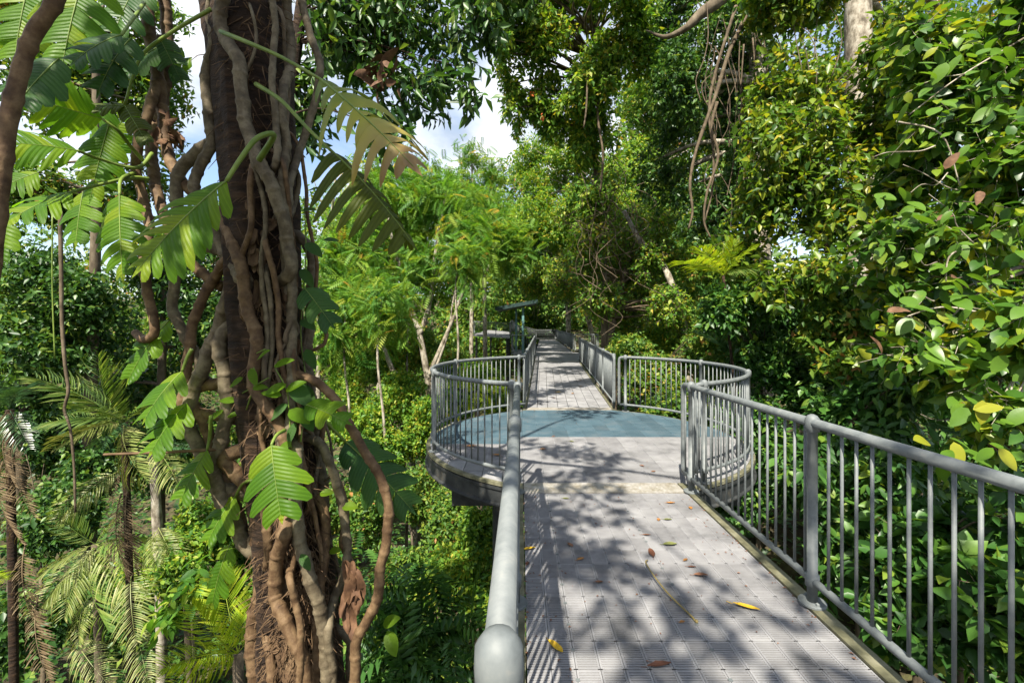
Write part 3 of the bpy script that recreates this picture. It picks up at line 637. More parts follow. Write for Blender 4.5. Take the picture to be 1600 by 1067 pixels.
stems = [
    ([(345, -60), (330, 20), (335, 70), (322, 110), (325, 170), (330, 225), (310, 265), (304, 295), (330, 340), (350, 395), (372, 425), (380, 440)], (10, 10), 'vine', .04),
    ([(352, -40), (345, 45), (372, 92), (378, 150), (386, 200), (402, 245), (424, 290), (442, 340), (450, 385), (452, 430)], (12, 11), 'vine', .05),
    ([(440, -60), (448, 10), (455, 90), (440, 160), (447, 230), (440, 300), (455, 400), (456, 520), (455, 610), (450, 680)], (9, 8), 'vine', .05),
    ([(350, 330), (368, 390), (380, 430), (385, 480), (399, 515), (400, 560), (395, 600), (420, 640), (442, 672), (446, 720), (440, 790)], (10, 10), 'vine_red', .06),
    ([(465, -40), (480, 40), (496, 85), (500, 115), (488, 175), (470, 230), (452, 290), (447, 330)], (7, 7), 'vine', .03),
    ([(420, -50), (430, 40), (425, 120), (432, 200), (430, 260)], (6, 6), 'vine', .05),
    ([(362, 455), (345, 505), (322, 560), (303, 610), (293, 645), (300, 680), (318, 712), (345, 760)], (12, 12), 'vine', .04),
    ([(347, 520), (352, 590), (356, 640), (345, 690), (333, 735), (345, 775), (368, 820), (392, 860)], (12, 12), 'vine', .07),
    ([(352, 712), (368, 738), (394, 765), (402, 810), (405, 860), (409, 910), (400, 955), (394, 1000), (398, 1050), (400, 1130)], (13, 13), 'vine_red', .06),
    ([(448, 820), (434, 870), (430, 925), (445, 970), (465, 1010), (480, 1070), (484, 1140)], (12, 11), 'vine_red', .08),
    ([(463, 700), (462, 790), (472, 860), (487, 910), (503, 965), (510, 1030), (512, 1130)], (10, 12), 'vine', .06),
    ([(452, 900), (462, 940), (470, 990), (468, 1060), (466, 1130)], (6, 6), 'vine_red', .12),
    ([(495, 690), (512, 715), (530, 770), (541, 830), (541, 880), (524, 930), (512, 985), (520, 1050), (522, 1120)], (8, 8), 'vine', .1),
    ([(480, 590), (505, 605), (530, 632), (548, 668), (582, 725), (604, 772), (606, 830), (596, 880), (588, 940), (572, 972), (556, 1010), (556, 1120)], (7, 10), 'vine_red', .22),
    ([(345, 330), (310, 352), (284, 390), (271, 455), (272, 490), (292, 530), (310, 560), (330, 600)], (9, 9), 'vine', .0),
    ([(360, 400), (335, 435), (306, 490), (295, 550), (291, 600), (297, 640)], (9, 9), 'vine_red', .03),
    ([(330, 225), (300, 245), (282, 268), (275, 300), (283, 345), (300, 380)], (12, 10), 'vine', -.05),
    ([(300, 610), (320, 660), (340, 720), (372, 800), (390, 850)], (11, 9), 'vine_red', .02),
    ([(480, 380), (486, 470), (480, 560), (490, 640), (500, 720), (505, 800)], (9, 9), 'vine', -.02),
    ([(425, 740), (415, 800), (420, 860), (410, 940), (420, 1010), (430, 1100)], (8, 9), 'vine_red', .04),
    ([(500, 780), (508, 850), (500, 920), (495, 1000), (500, 1100)], (9, 9), 'vine_red', .02),
    ([(540, 990), (548, 1040), (540, 1120)], (9, 9), 'vine', .06),
    ([(392, 240), (415, 330), (408, 420), (418, 520), (412, 600)], (4, 4), 'vine', .03),
    ([(440, 250), (452, 330), (462, 440), (458, 560), (470, 660), (462, 760)], (4, 4), 'vine_red', .08),
    ([(360, 430), (350, 500), (362, 580), (350, 650)], (5, 4), 'vine', .03),
]
for pts, r, mat, off in stems: stem('vine_stem', pts, r, mat, off)
for i in range(20):                              # thinner tangled stems between the thick ones
    y0 = RR.uniform(-40, 800); y1 = y0 + RR.uniform(180, 420); c0 = core(y0) + RR.uniform(-75, 75); dr = RR.uniform(-30, 30)
    stem('vine_stem', [(c0 + (core(min(1100, y0 + (y1 - y0) * k / 5)) - core(y0)) + dr * k / 5 + RR.gauss(0, 9), y0 + (y1 - y0) * k / 5) for k in range(6)], RR.uniform(2.2, 5), RR.choice(['vine', 'vine_red', 'liana']), RR.uniform(.0, .06), n=7)
# dark hanging stems to the side, behind the split leaves
for pts, r in [([(222, -60, 2.7), (232, 40, 2.7), (245, 110, 2.7), (255, 180, 2.7), (262, 240, 2.65), (290, 290, 2.55), (335, 330, 2.5)], (10, 8)),
               ([(250, -60, 2.8), (262, 60, 2.8), (256, 150, 2.8), (238, 220, 2.75), (243, 290, 2.7), (258, 340, 2.65), (280, 390, 2.55), (320, 430, 2.5), (350, 450, 2.5)], (9, 8)),
               ([(252, 60, 2.78), (246, 120, 2.7), (234, 170, 2.62), (218, 215, 2.6), (213, 265, 2.6), (225, 315, 2.6), (234, 360, 2.55), (224, 400, 2.45), (228, 440, 2.4), (238, 490, 2.4), (242, 520, 2.4), (224, 530, 2.45), (212, 520, 2.5)], (8, 6))
               ]:
    tube_part('vine_stem', [at(*p) for p in pts], [r[0] * 2.6 / F, r[1] * 2.6 / F], 'vine_red', vt, 9, 5, .14)
# root mat: fine clinging rootlets and flakes of old bark over the trunk
def rootlets():
    mb = MB()
    for i in range(1900):
        py = RR.choice([RR.uniform(740, 1100), RR.uniform(860, 1100), RR.uniform(860, 1100), RR.uniform(560, 900), RR.uniform(-20, 700)]); 
        base = next(((a0 + (a1 - a0) * (py - b0) / (b1 - b0), c0) for (b0, a0, c0), (b1, a1, c1) in zip(TK, TK[1:]) if b0 <= py <= b1))
        px = base[0] + RR.uniform(-.97, .97) * base[1]
        p = at(px, py, trunk_front(px, py, .0)); ln = RR.uniform(.03, .16)
        out = Vector(((px - base[0]) / base[1], -1, 0)).normalized()
        d = Vector((RR.gauss(0, .5), RR.gauss(0, .3), -RR.uniform(.1, 1))).normalized()
        P = [p, p + out * RR.uniform(.01, .035) + d * ln * .5, p + out * RR.uniform(-.005, .03) + d * ln]
        mb.tube([q - vo for q in P], [.0032, .0026, .0012], 3, False)
    o = mb.build('rootlets', M['bark_root'], vt); o['kind'] = 'stuff'
rootlets()
def flakes():
    for i in range(70):
        py = RR.choice([RR.uniform(820, 1090), RR.uniform(300, 760)]); base = next(((a0 + (a1 - a0) * (py - b0) / (b1 - b0), c0) for (b0, a0, c0), (b1, a1, c1) in zip(TK, TK[1:]) if b0 <= py <= b1))
        u = RR.uniform(-.85, .85); px = base[0] + u * base[1]; p = at(px, py, trunk_front(px, py, .012)) - vo
        w, h = RR.uniform(.02, .06), RR.uniform(.04, .14); ty = RR.uniform(-.3, .3); s = RR.uniform(.01, .04)
        q = []
        for (a, b) in ((-1, 1), (0, 1.1), (1, .9), (1.1, 0), (.7, -1), (0, -1.2), (-.8, -.9), (-1.1, .1)):
            q.append(p + Vector((a * w * .5 + ty * b * h * .5, -abs(b) * s * (b < 0) + abs(u) * .0, b * h * .5)))
        q += [v + Vector((0, .008, 0)) for v in q]
        n = 8; MB().add(q, [tuple(range(n)), tuple(range(2 * n - 1, n - 1, -1))] + [(k, k + n, (k + 1) % n + n, (k + 1) % n) for k in range(n)]).build('bark_flake', M['bark_root'], vt)
flakes()
# crown overhead: limbs and leaves set out of view above and behind the camera to dapple the deck
def overhead():
    top = cs[0]; mb = MB()
    blobs = []
    for (x, y, z, a, b, c) in [(-1.6, -1.5, 7.6, 1.9, 2.0, .9), (-.3, -3.2, 7.9, 1.3, 1.7, .8), (-1.0, .2, 7.9, 1.0, 1.0, .7), (-.6, -6.2, 8.2, 2.2, 1.5, .8), (-3.2, 1.0, 7.2, 1.6, 1.5, 1.0), (-4.4, -2.8, 7.8, 1.8, 1.8, 1.0), (-.6, 2.8, 8.4, 1.2, .8, .5), (2.3, -1.4, 6.6, 1.1, 1.1, .5), (-1.75, .6, 4.9, .6, .6, .6), (-1.6, -.4, 6.2, .8, .8, .7)]:  # low clump on the right is unseen, added to shade the lower shrubs
        blobs.append((x, y, z, a, b, c))
        mb.tube([p - vo for p in spline([top - Vector((0, 0, .3)), top.lerp(Vector((x, y, z)), .5) + Vector((0, 0, .5)), Vector((x, y, z))], 6)], [.045 - .003 * i for i in range(13)], 7, False)
    mb.build('limbs', M['bark_dark'], vt, True)
    V, T, sg = foliage(lumps(blobs, 9, .38), 3300, .2, T2, 7, .5)
    V2, T2_, _ = foliage([(-1.75, .55, 4.9, .62, .5, .62), (-1.95, .2, 5.3, .6, .5, .5), (-1.5, .75, 4.5, .4, .35, .45)], 900, .2, T2, 7, .5)  # unseen clump added sunward to shade the upper trunk
    T = np.concatenate([T, T2_ + len(V)]); V = np.concatenate([V, V2])
    link(bpy.data.objects.new('crown', mesh_tris('crown', V - np.array(vo), T, M['dark'])), vt)
overhead()

# ------------------------------------------------------------------ climbing plant with split leaves on the trunk
def split_leaf(name, L_, hw, lobes, depth, mat, bend=.3, side_droop=.25, sweep=.45, tear=0., keep=None, wavy=.03, gapk=1., twk=1.):
    """split leaf in local space: base at origin, midrib along +X, face +Z; each side cut into strap lobes that join near the midrib"""
    V = []; Fc = []; K = 6
    def zc(x): return -bend * L_ * (x / L_) ** 2
    def width(t): return hw * (max(0.0, math.sin(math.pi * min(1, t * .86 + .12)))) ** .6 * (1 - .12 * t)
    for sg in (1, -1):
        for i in range(lobes):
            t0, t1 = i / lobes, (i + 1) / lobes
            tm = (t0 + t1) / 2; W = width(tm); last = i == lobes - 1
            if keep and RR.random() > keep: W *= .45
            W *= RR.uniform(.9, 1.08); dp = depth if not last else depth * .3
            jz = RR.gauss(0, wavy) * L_; base = len(V)
            tw = RR.gauss(0, .25) * twk
            for k in range(K + 1):
                u = k / K; y = u * W * (1 - .1 * u)
                cut = max(0, (u - (1 - dp)) / max(dp, 1e-3)); pitch = (t1 - t0) * L_
                gap = (.0 if cut <= 0 else min(.36, gapk * (.045 + .10 * cut ** 1.5))); tipn = 1 - max(0, (u - .78) / .22) ** 3 * .75
                half = pitch * (.5 - gap) * (tipn if cut > 0 or last else 1)
                xm = tm * L_ + sweep * y + (u * u * sweep * .25 * W)
                if last: xm = tm * L_ + sweep * 1.5 * y
                zz = zc(tm * L_) - side_droop * y * u + jz * u + .06 * W * math.sin(u * 3.1)
                for e, s in enumerate((-1, 0, 1)):
                    V.append((xm + s * half, sg * y, zz + (.0 if s == 0 else -.010 * (u > 0) * L_) + s * tw * half * u * .6 + (zc(tm * L_ + s * half) - zc(tm * L_)) * (1 - u)))
            for k in range(K):
                for e in range(2):
                    a = base + k * 3 + e; q = (a, a + 1, a + 4, a + 3); Fc.append(q if sg < 0 else q[::-1])
    # pointed tip
    b = len(V); tl = L_ * .14
    V += [(L_ * .97, hw * .12, zc(L_ * .97)), (L_ + tl, 0, zc(L_ + tl)), (L_ * .97, -hw * .12, zc(L_ * .97)), (L_ * .95, 0, zc(L_ * .95))]
    Fc += [(b + 3, b + 1, b), (b + 3, b + 2, b + 1)]
    lf = MB().add(V, Fc)
    me = lf.mesh(name, M[mat], True)
    rib = [Vector((L_ * t, 0, zc(L_ * t) + .001)) for t in np.linspace(0, 1.05, 10)]
    return me, rib
def frame(base, tip, face):
    x = (tip - base).normalized(); f = Vector(face); z = (f - x * f.dot(x)).normalized(); y = z.cross(x)
    m = Matrix((x, y, z)).transposed().to_4x4(); m.translation = base; return m
def chord(L_, bend): return math.sqrt(1 + bend * bend) * L_
def add_leaf(parent, base, tip, face, hw_px, lobes=8, depth=.6, mat='split', bend=.25, name='leaf', label=None, **kw):
    b, t = at(*base), at(*tip); D_ = (t - b).length / 1.1; L_ = D_ / math.sqrt(1 + bend * bend)
    me, rib = split_leaf(name, L_, hw_px * 1.15 * base[2] / F, lobes, depth, mat, bend, **kw)
    mat4 = frame(b, t, face) @ Matrix.Rotation(-math.atan(bend), 4, 'Y')
    o = bpy.data.objects.new(name, me); link(o, parent); mat4.translation = b - Vector(parent.location); o.matrix_local = mat4
    r = max(.0022, L_ * .009)
    MB().tube(rib, [r * (1.1 - .9 * i / 9) for i in range(10)], 5, False).build('midrib', M['petiole'], o, True)
    if label: o['label'] = label
    return o
def petiole(parent, pts, r=3.2): 
    P = [at(*p) for p in pts]; return tube_part('leaf_stalk', P, [r * 1.2 * P[0].y / F, r * .8 * P[-1].y / F], 'petiole', parent, 7, 6)
cl = tag(empty('climbing_plant', at(400, 300, 2.2)), 'climbing plant with large split leaves on and beside the vine-wrapped trunk', 'plant')
UP = (0, -.5, .85); FR = (0, -.95, .3); UN = (.1, -.8, -.6)
petiole(cl, [(405, 250, 2.15), (428, 212, 2.05), (402, 216, 1.98), (375, 250, 1.95), (354, 283, 1.93)], 4)
add_leaf(cl, (354, 283, 1.93), (208, 428, 1.78), (-.12, -.93, .42), 70, 9, .14, 'split', .12, side_droop=.3, sweep=.6)
petiole(cl, [(345, 50, 2.2), (385, 66, 2.1), (440, 90, 2.05), (500, 124, 2.0)], 3)
add_leaf(cl, (500, 124, 2.0), (655, 268, 1.85), (.3, -.85, .45), 80, 10, .80, 'split_pale', .10, gapk=2.1, twk=3., label='yellowing split leaf with a pale brown tip', side_droop=.75, sweep=.35, keep=.85)
petiole(cl, [(400, 132, 2.2), (440, 158, 2.1), (480, 200, 2.05), (522, 240, 2.0)], 3)
add_leaf(cl, (520, 238, 2.0), (650, 385, 1.95), (.55, -.45, .7), 66, 9, .74, 'split_olive', .12, gapk=1.6, twk=2., label='dull olive split leaf hanging in shade', side_droop=1.0, sweep=.25)
side = [ # base, tip, face, half width, lobes, depth, material, bend
    ((160, 186, 2.35), (40, 150, 2.2), (.1, -.9, -.45), 52, 8, .5, 'split', .1), ((122, 236, 2.2), (0, 222, 2.0), (0, -.9, .45), 58, 8, .75, 'split', .1),
    ((112, 300, 2.2), (4, 350, 2.0), (-.2, -.9, .4), 52, 7, .7, 'split', .15), ((187, 305, 2.3), (192, 440, 2.2), (.1, -.98, .2), 40, 9, .7, 'split', .05),
    ((172, 190, 2.5), (140, 315, 2.45), (.2, -.95, .1), 34, 7, .6, 'split', .05), ((130, 300, 2.6), (118, 385, 2.5), (0, -.95, .2), 34, 6, .6, 'split', .05),
    ((140, -60, 2.1), (95, 110, 2.0), (.3, -.9, .2), 60, 8, .7, 'split', .1), ((60, -70, 2.3), (20, 105, 2.2), (.2, -.9, .2), 60, 8, .6, 'split', .1),
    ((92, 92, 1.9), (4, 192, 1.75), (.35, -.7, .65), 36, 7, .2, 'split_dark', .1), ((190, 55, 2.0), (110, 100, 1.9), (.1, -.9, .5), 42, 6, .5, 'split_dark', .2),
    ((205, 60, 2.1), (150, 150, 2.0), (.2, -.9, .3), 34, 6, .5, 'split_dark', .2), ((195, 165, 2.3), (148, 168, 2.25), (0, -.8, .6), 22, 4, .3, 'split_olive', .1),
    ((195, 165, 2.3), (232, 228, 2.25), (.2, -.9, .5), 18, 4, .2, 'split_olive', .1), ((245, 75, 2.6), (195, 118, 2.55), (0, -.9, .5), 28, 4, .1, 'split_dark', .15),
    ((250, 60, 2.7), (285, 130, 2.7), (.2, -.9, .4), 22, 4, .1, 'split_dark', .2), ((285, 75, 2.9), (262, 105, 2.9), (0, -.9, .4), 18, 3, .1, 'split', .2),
    ((10, 350, 1.9), (-2, 410, 1.85), (.2, -.9, .3), 24, 4, .2, 'split', .1), ((300, 90, 2.9), (255, 120, 2.9), (-.2, -.9, .4), 16, 3, .1, 'split', .1),
    ((60, 270, 2.7), (10, 290, 2.6), (0, -.9, .3), 36, 6, .6, 'split', .1), ((90, 20, 2.8), (160, 90, 2.7), (.2, -.9, -.2), 46, 7, .6, 'split', .1),
    ((285, 580, 2.3), (222, 660, 2.15), (-.4, -.85, .5), 46, 6, .55, 'split', .2), ((292, 630, 2.25), (232, 712, 2.1), (-.3, -.9, .4), 42, 6, .55, 'split', .2),
    ((265, 500, 2.5), (196, 600, 2.4), (-.2, -.9, .4), 30, 6, .7, 'split', .2), ((324, 702, 2.35), (280, 785, 2.25), (-.3, -.9, .4), 36, 5, .5, 'split', .15),
    ((368, 775, 2.4), (322, 850, 2.3), (-.3, -.9, .5), 34, 5, .4, 'split', .2), ((424, 695, 2.05), (440, 815, 1.95), (.1, -.95, .3), 50, 6, .6, 'split', .1),
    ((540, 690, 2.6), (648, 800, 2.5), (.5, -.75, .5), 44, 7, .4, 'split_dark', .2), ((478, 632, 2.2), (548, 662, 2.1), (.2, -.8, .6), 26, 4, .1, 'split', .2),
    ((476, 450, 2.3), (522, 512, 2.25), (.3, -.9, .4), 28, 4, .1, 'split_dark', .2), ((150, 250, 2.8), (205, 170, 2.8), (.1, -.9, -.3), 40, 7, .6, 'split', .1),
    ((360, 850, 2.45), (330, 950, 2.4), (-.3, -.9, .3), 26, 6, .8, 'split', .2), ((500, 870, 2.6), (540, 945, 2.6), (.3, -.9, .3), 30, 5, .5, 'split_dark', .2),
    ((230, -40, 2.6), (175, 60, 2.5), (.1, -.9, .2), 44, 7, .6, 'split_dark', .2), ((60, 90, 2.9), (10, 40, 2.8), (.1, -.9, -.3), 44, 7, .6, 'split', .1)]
for (b, t, fc, hw, lo, dp, mt, bd) in side:
    add_leaf(cl, b, t, fc, hw * 1.02, max(3, round(lo * .75)), dp * .8, mt, bd)
for pts in [[(238, 240, 2.6), (215, 262, 2.5), (160, 250, 2.4), (122, 236, 2.2)], [(232, 280, 2.6), (205, 278, 2.5), (150, 290, 2.3), (112, 300, 2.2)], [(232, 260, 2.6), (205, 230, 2.5), (185, 205, 2.4), (160, 186, 2.35)],
            [(212, 270, 2.6), (190, 280, 2.4), (187, 305, 2.3)], [(330, 15, 2.3), (270, 50, 2.3), (220, 90, 2.3), (195, 165, 2.3)], [(225, 5, 2.3), (215, 20, 2.2), (190, 55, 2.0)],
            [(300, 545, 2.3), (292, 560, 2.3), (285, 580, 2.3)], [(445, 672, 2.2), (432, 680, 2.1), (424, 695, 2.05)], [(500, 650, 2.5), (520, 670, 2.55), (540, 690, 2.6)], [(330, 650, 2.3), (328, 680, 2.35), (324, 702, 2.35)], [(395, 750, 2.3), (380, 755, 2.35), (368, 775, 2.4)]]:
    petiole(cl, pts, 2.6)
# small heart leaves of a young climber on the shaded side of the trunk
yc = tag(empty('young_climber', at(450, 620, 2.15)), 'young climber with small oval leaves on the shaded trunk face', 'plant')
def simple_leaf(name, w, fold, droop, mat):
    xs = np.linspace(0, 1, 8); V = []; Fc = []
    for i, x in enumerate(xs):
        ww = w * math.sin(math.pi * x ** .8) ** .75 if 0 < x < 1 else 0; z = -droop * x * x
        V += [(x, ww, z + fold * ww - .25 * ww * ww), (x, ww * .5, z + fold * .3 * ww), (x, 0, z), (x, -ww * .5, z + fold * .3 * ww), (x, -ww, z + fold * ww - .25 * ww * ww)]
    for i in range(7):
        for k in range(4): Fc.append((i * 5 + k, i * 5 + 5 + k, i * 5 + 6 + k, i * 5 + 1 + k)[::-1])
    return MB().add(V, Fc).mesh(name, M[mat], True)
HL = [simple_leaf('leaf', .27, .15, .2, 'split'), simple_leaf('leaf', .27, .12, .3, 'split_dark'), simple_leaf('leaf', .24, .2, .25, 'split_dark')]
def oval(parent, me, p, px_len, ang, tilt=.6):
    """leaf of a given length, pointing at a screen-plane angle (0 right, 90 up), tilted toward the viewer"""
    b = at(*p); ln = px_len * p[2] / F; a = math.radians(ang)
    x = Vector((math.cos(a), -.35 + RR.uniform(-.2, .2), math.sin(a))).normalized()
    m = frame(b - Vector(parent.location), b - Vector(parent.location) + x, Vector((RR.uniform(-.3, .3), -tilt, .75)))
    o = bpy.data.objects.new('leaf', me); link(o, parent); o.matrix_local = m @ Matrix.Scale(ln, 4); return o
for (px, py, ln, an, k) in [(402, 562, 34, 40, 0), (428, 572, 36, 25, 0), (392, 575, 30, -70, 0), (380, 590, 26, -150, 0), (448, 600, 36, 200, 0), (455, 598, 50, -40, 1), (446, 610, 38, 30, 0), (470, 600, 46, -60, 1), (450, 632, 40, 210, 1), (452, 640, 44, -20, 0),
                            (470, 636, 44, -50, 1), (440, 618, 30, 160, 0), (395, 606, 26, 10, 0), (370, 626, 26, 170, 0), (350, 640, 30, 215, 0), (356, 650, 24, 20, 0), (462, 660, 34, -110, 1), (478, 650, 32, -10, 0), (500, 770, 26, 15, 0), (470, 500, 34, -20, 2), (478, 380, 40, -30, 2),
                            (470, 330, 30, 10, 2), (480, 300, 28, 20, 2), (470, 420, 36, -50, 2), (478, 545, 36, -60, 2), (505, 375, 26, 5, 2), (455, 690, 28, -140, 0), (445, 715, 26, 30, 0), (535, 790, 30, 10, 0), (598, 975, 34, 35, 0), (605, 985, 40, -60, 0), (590, 965, 24, 150, 0), (470, 865, 30, -50, 2), (515, 860, 24, 20, 0)]:
    oval(yc, HL[k], (px, py, trunk_front(px, py, .13)), ln * .98, an)
for pts in [[(385, 640), (400, 590), (392, 560), (415, 545)], [(455, 700), (452, 650), (448, 610), (430, 575)], [(470, 690), (478, 600), (470, 520), (478, 400), (475, 310)], [(345, 660), (365, 625), (395, 605), (420, 590)]]:
    tube_part('stem', [at(a, b, trunk_front(a, b, .11)) for a, b in pts], [.004, .003], 'petiole', yc, 5, 5)
# shrivelled dead leaf hanging on the outer stem
dl = tag(empty('dead_leaf', at(548, 885, 2.28)), 'shrivelled brown dead leaf hanging beside the outer vine loop', 'leaf')
for (x0, y0, x1, y1, w_) in [(545, 875, 558, 960, 11), (552, 880, 568, 945, 8), (548, 876, 543, 990, 9), (540, 880, 536, 965, 7), (556, 930, 550, 1010, 9)]:
    V = []; Fc = []
    for i in range(11):
        t = i / 10; c = at(x0 + (x1 - x0) * t + 4 * math.sin(t * 5 + x0), y0 + (y1 - y0) * t, 2.27 + .02 * math.sin(t * 7 + y1)) - Vector(dl.location)
        ww = w_ * 2.3 / F * math.sin(math.pi * (.12 + .8 * t)) * RR.uniform(.7, 1.15)
        for s in (-1, -.3, .4, 1): V.append(c + Vector((s * ww, .012 * math.cos(s * 4 + t * 9), 0)))
    for i in range(10):
        for k in range(3): Fc.append((i * 4 + k, i * 4 + k + 1, i * 4 + k + 5, i * 4 + k + 4))
    MB().add(V, Fc).build('blade', M['dead_leaf'], dl, True)
# thick cane across the top corner and thin horizontal stick
def lone_tube(name, label, cat, pts, r, mat, per=6, knuckle=0., n=9, group=None):
    P = [at(*p) for p in pts]; root = tag(bpy.data.objects.new(name, None), label, cat, group); root.location = P[-1]; root.empty_display_size = .1
    sp = spline(P, per); m = len(sp); rr = [(r[0] + (r[1] - r[0]) * i / (m - 1)) for i in range(m)]
    if knuckle: rr = [q * (1 + (knuckle if i % 8 == 0 else RR.uniform(-.06, .06))) for i, q in enumerate(rr)]
    bpy.data.objects.remove(root)
    o = MB().tube([p - P[-1] for p in sp], rr, n).build(name, M[mat], None, True); o.location = P[-1]; tag(o, label, cat, group); return o
lone_tube('cane', 'thick brown jointed cane crossing the top corner before the split leaves', 'cane', [(120, -90, 1.5), (88, 0, 1.5), (52, 55, 1.5), (30, 120, 1.5), (12, 200, 1.5), (2, 280, 1.5), (-10, 380, 1.5), (-40, 700, 1.5), (-60, 1500, 1.6), (-60, 4200, 1.9)], (.021, .028), 'vine_red', 7, .18)
lone_tube('stick', 'thin reddish stick poking out sideways from the vine-wrapped trunk', 'stick', [(162, 710, 2.2), (240, 707, 2.25), (340, 702, 2.38)], (.006, .009), 'vine_red', 5)
# ------------------------------------------------------------------ palms
def frond_mesh(name, mat, n=32, ll=.44, lw=.017, droop=.35, hang=.5, vee=.25, ragged=0.):
    """pinnate frond of length 1 along +X, arching down; each leaflet a folded strap with a drooping tip"""
    V = []; T = []; pts = []; hang0 = hang
    for i in range(n + 1):
        x = i / n; pts.append((x * (1 - .12 * droop * x), 0, -droop * x * x))
    mb = MB().tube([Vector(p) for p in pts], [.009 * (1 - .85 * i / n) for i in range(n + 1)], 4, False)
    for i in range(4, n + 1):
        t = i / n; s = ll * (math.sin(math.pi * (.12 + .80 * (t - .1) / .9)) ** .7)
        for sg in (1, -1):
            q = s * RR.uniform(.85, 1.1); 
            if ragged and RR.random() < ragged: q *= RR.uniform(.3, .7)
            d = Vector((.55 + .5 * t + RR.gauss(0, .05), sg * 1.0, vee + RR.gauss(0, .09))).normalized(); hang = hang0 * RR.uniform(.7, 1.3)
            if RR.random() < .05: continue
            p = Vector(pts[i]); b = len(mb.v)
            m1 = p + d * q * .45; e = p + d * q + Vector((0, 0, -hang * q)); m1.z -= hang * q * .18; wv = Vector((lw, 0, 0))
            m2 = p + d * q * .78; m2.z -= hang * q * .55
            mb.add([p, m1 + wv, m1 - wv, m1 + Vector((0, 0, -lw * .6)), m2 + wv * .7, m2 - wv * .7, e], [(0, 3, 1), (0, 2, 3), (3, 4, 1), (2, 5, 3), (3, 5, 4), (4, 5, 6)])
    return mb.mesh(name, M[mat])
FR_ = {k: [frond_mesh('frond', k, **D(ll=.22 if k == 'palm_dead' else .42, lw=.011 if k == 'palm_dead' else .018, droop=d_, hang=h_, vee=v_, ragged=.25 if k == 'palm_dead' else .06)) for d_, h_, v_ in ((.25, .4, .25), (.5, .6, .12))] for k in ('palm', 'palm_pale', 'palm_lime', 'palm_dead', 'palm_dark')}
def palm(name, label, base, crown, fronds, r=.09, cat='palm', trunk='bark_brown', group='palms'):
    """crown=(px,py,Y) where fronds spring; fronds: (tip px, tip py, tip Y, kind, variant[, base px, base py, base Y])"""
    c = at(*crown); z = ground_z(*base); root = tag(empty(name, (base[0], base[1], z)), label, cat, group); o = Vector(root.location)
    sp = spline([Vector((base[0], base[1], z - .2)), Vector((base[0], base[1], z)).lerp(c, .5) + Vector((.08, 0, 0)), c], 8)
    MB().tube([p - o for p in sp], [r * (1.15 - .3 * i / (len(sp) - 1)) * (1.06 if i % 2 else 1) for i in range(len(sp))], 10).build('trunk', M[trunk], root, True)
    for f in fronds:
        b = at(*f[5:8]) if len(f) > 5 else c; t = at(f[0], f[1], f[2]); d = (.25, .5)[f[4]]
        L_ = (t - b).length / math.hypot(1 - .12 * d, d)
        face = Vector((0, -.35, 1)); x = (t - b).normalized()
        if abs(x.z) > .75: face = Vector((0, -1, .2))
        m = frame(b - o, t - o, face) @ Matrix.Rotation(-math.atan(d), 4, 'Y') @ Matrix.Rotation(RR.uniform(-.4, .4), 4, 'X') @ Matrix.Scale(L_, 4)
        ob = bpy.data.objects.new('frond', FR_[f[3]][f[4]]); link(ob, root); ob.matrix_local = m
    return root

# ------------------------------------------------------------------ the wood: near trees on the leaf-wall side
def X(px, Y): return (px - CX) * Y / F
tree('broadleaf_tree', 'tree with large glossy leaves reaching over the near railing', 'tree', (X(1760, 4.9), 4.9), [(X(1750, 4.9), 4.9, .5), (X(1650, 4.9), 4.9, 2.4), (X(1600, 5), 5.0, 4.6)], .11, .05,
     [Bl(1480, 130, 5.2, 100, 110), Bl(1530, 320, 4.7, 100, 110), Bl(1430, 430, 5.2, 90, 90), Bl(1565, 520, 4.2, 80, 100), Bl(1470, 560, 4.8, 90, 70), Bl(1600, 60, 5, 90, 150), Bl(1410, 270, 6, 70, 90), Bl(1570, 660, 3.9, 70, 60), Bl(1650, 300, 4.6, 90, 200)],
     6800, .15, 'broad', 'bark_pale', T6W, 6, .45, 1.0, k=6, f=.42, twigs=.004, limb_r=.022)
tree('olive_tree', 'yellowish green tree in front of the pale lichen trunk', 'tree', (X(1330, 8.8), 8.8), [(X(1320, 8.8), 8.8, 0), (X(1300, 8.6), 8.6, 2.5), (X(1270, 8.5), 8.5, 5.5)], .14, .05,
     [Bl(1250, 120, 8.8, 100, 80), Bl(1230, 230, 8.4, 100, 90), Bl(1300, 330, 8.2, 100, 90), Bl(1200, 330, 8.8, 90, 90), Bl(1350, 200, 8.2, 80, 90), Bl(1150, 400, 9.4, 80, 60), Bl(1270, 440, 7.6, 110, 60), Bl(1250, 10, 9, 110, 70), Bl(1390, 80, 7.6, 60, 90)],
     13500, .155, 'olive', 'bark_brown', T4, 7, .45, 1.0, k=6, f=.46, twigs=.003, limb_r=.014)
tree('tall_tree', 'tall tree with thick pale lichen-covered trunk behind the yellowish crown', 'tree', (X(1345, 11), 11), [(X(1345, 11), 11, 2), (X(1342, 11), 11, 6), (X(1340, 11), 11, 9.6), (X(1330, 11), 11, 13)], .36, .26,
     [Bl(1420, 60, 12, 110, 130), Bl(1520, 180, 12, 120, 150), Bl(1300, -40, 12, 120, 70), Bl(1470, 380, 11, 110, 110), Bl(1350, 480, 12, 110, 90), Bl(1590, 330, 10, 100, 160), Bl(1400, 350, 12, 70, 80), Bl(1380, 180, 12.5, 60, 90)], 18000, .15, 'mid', 'bark_pale', k=6, limbs=8)
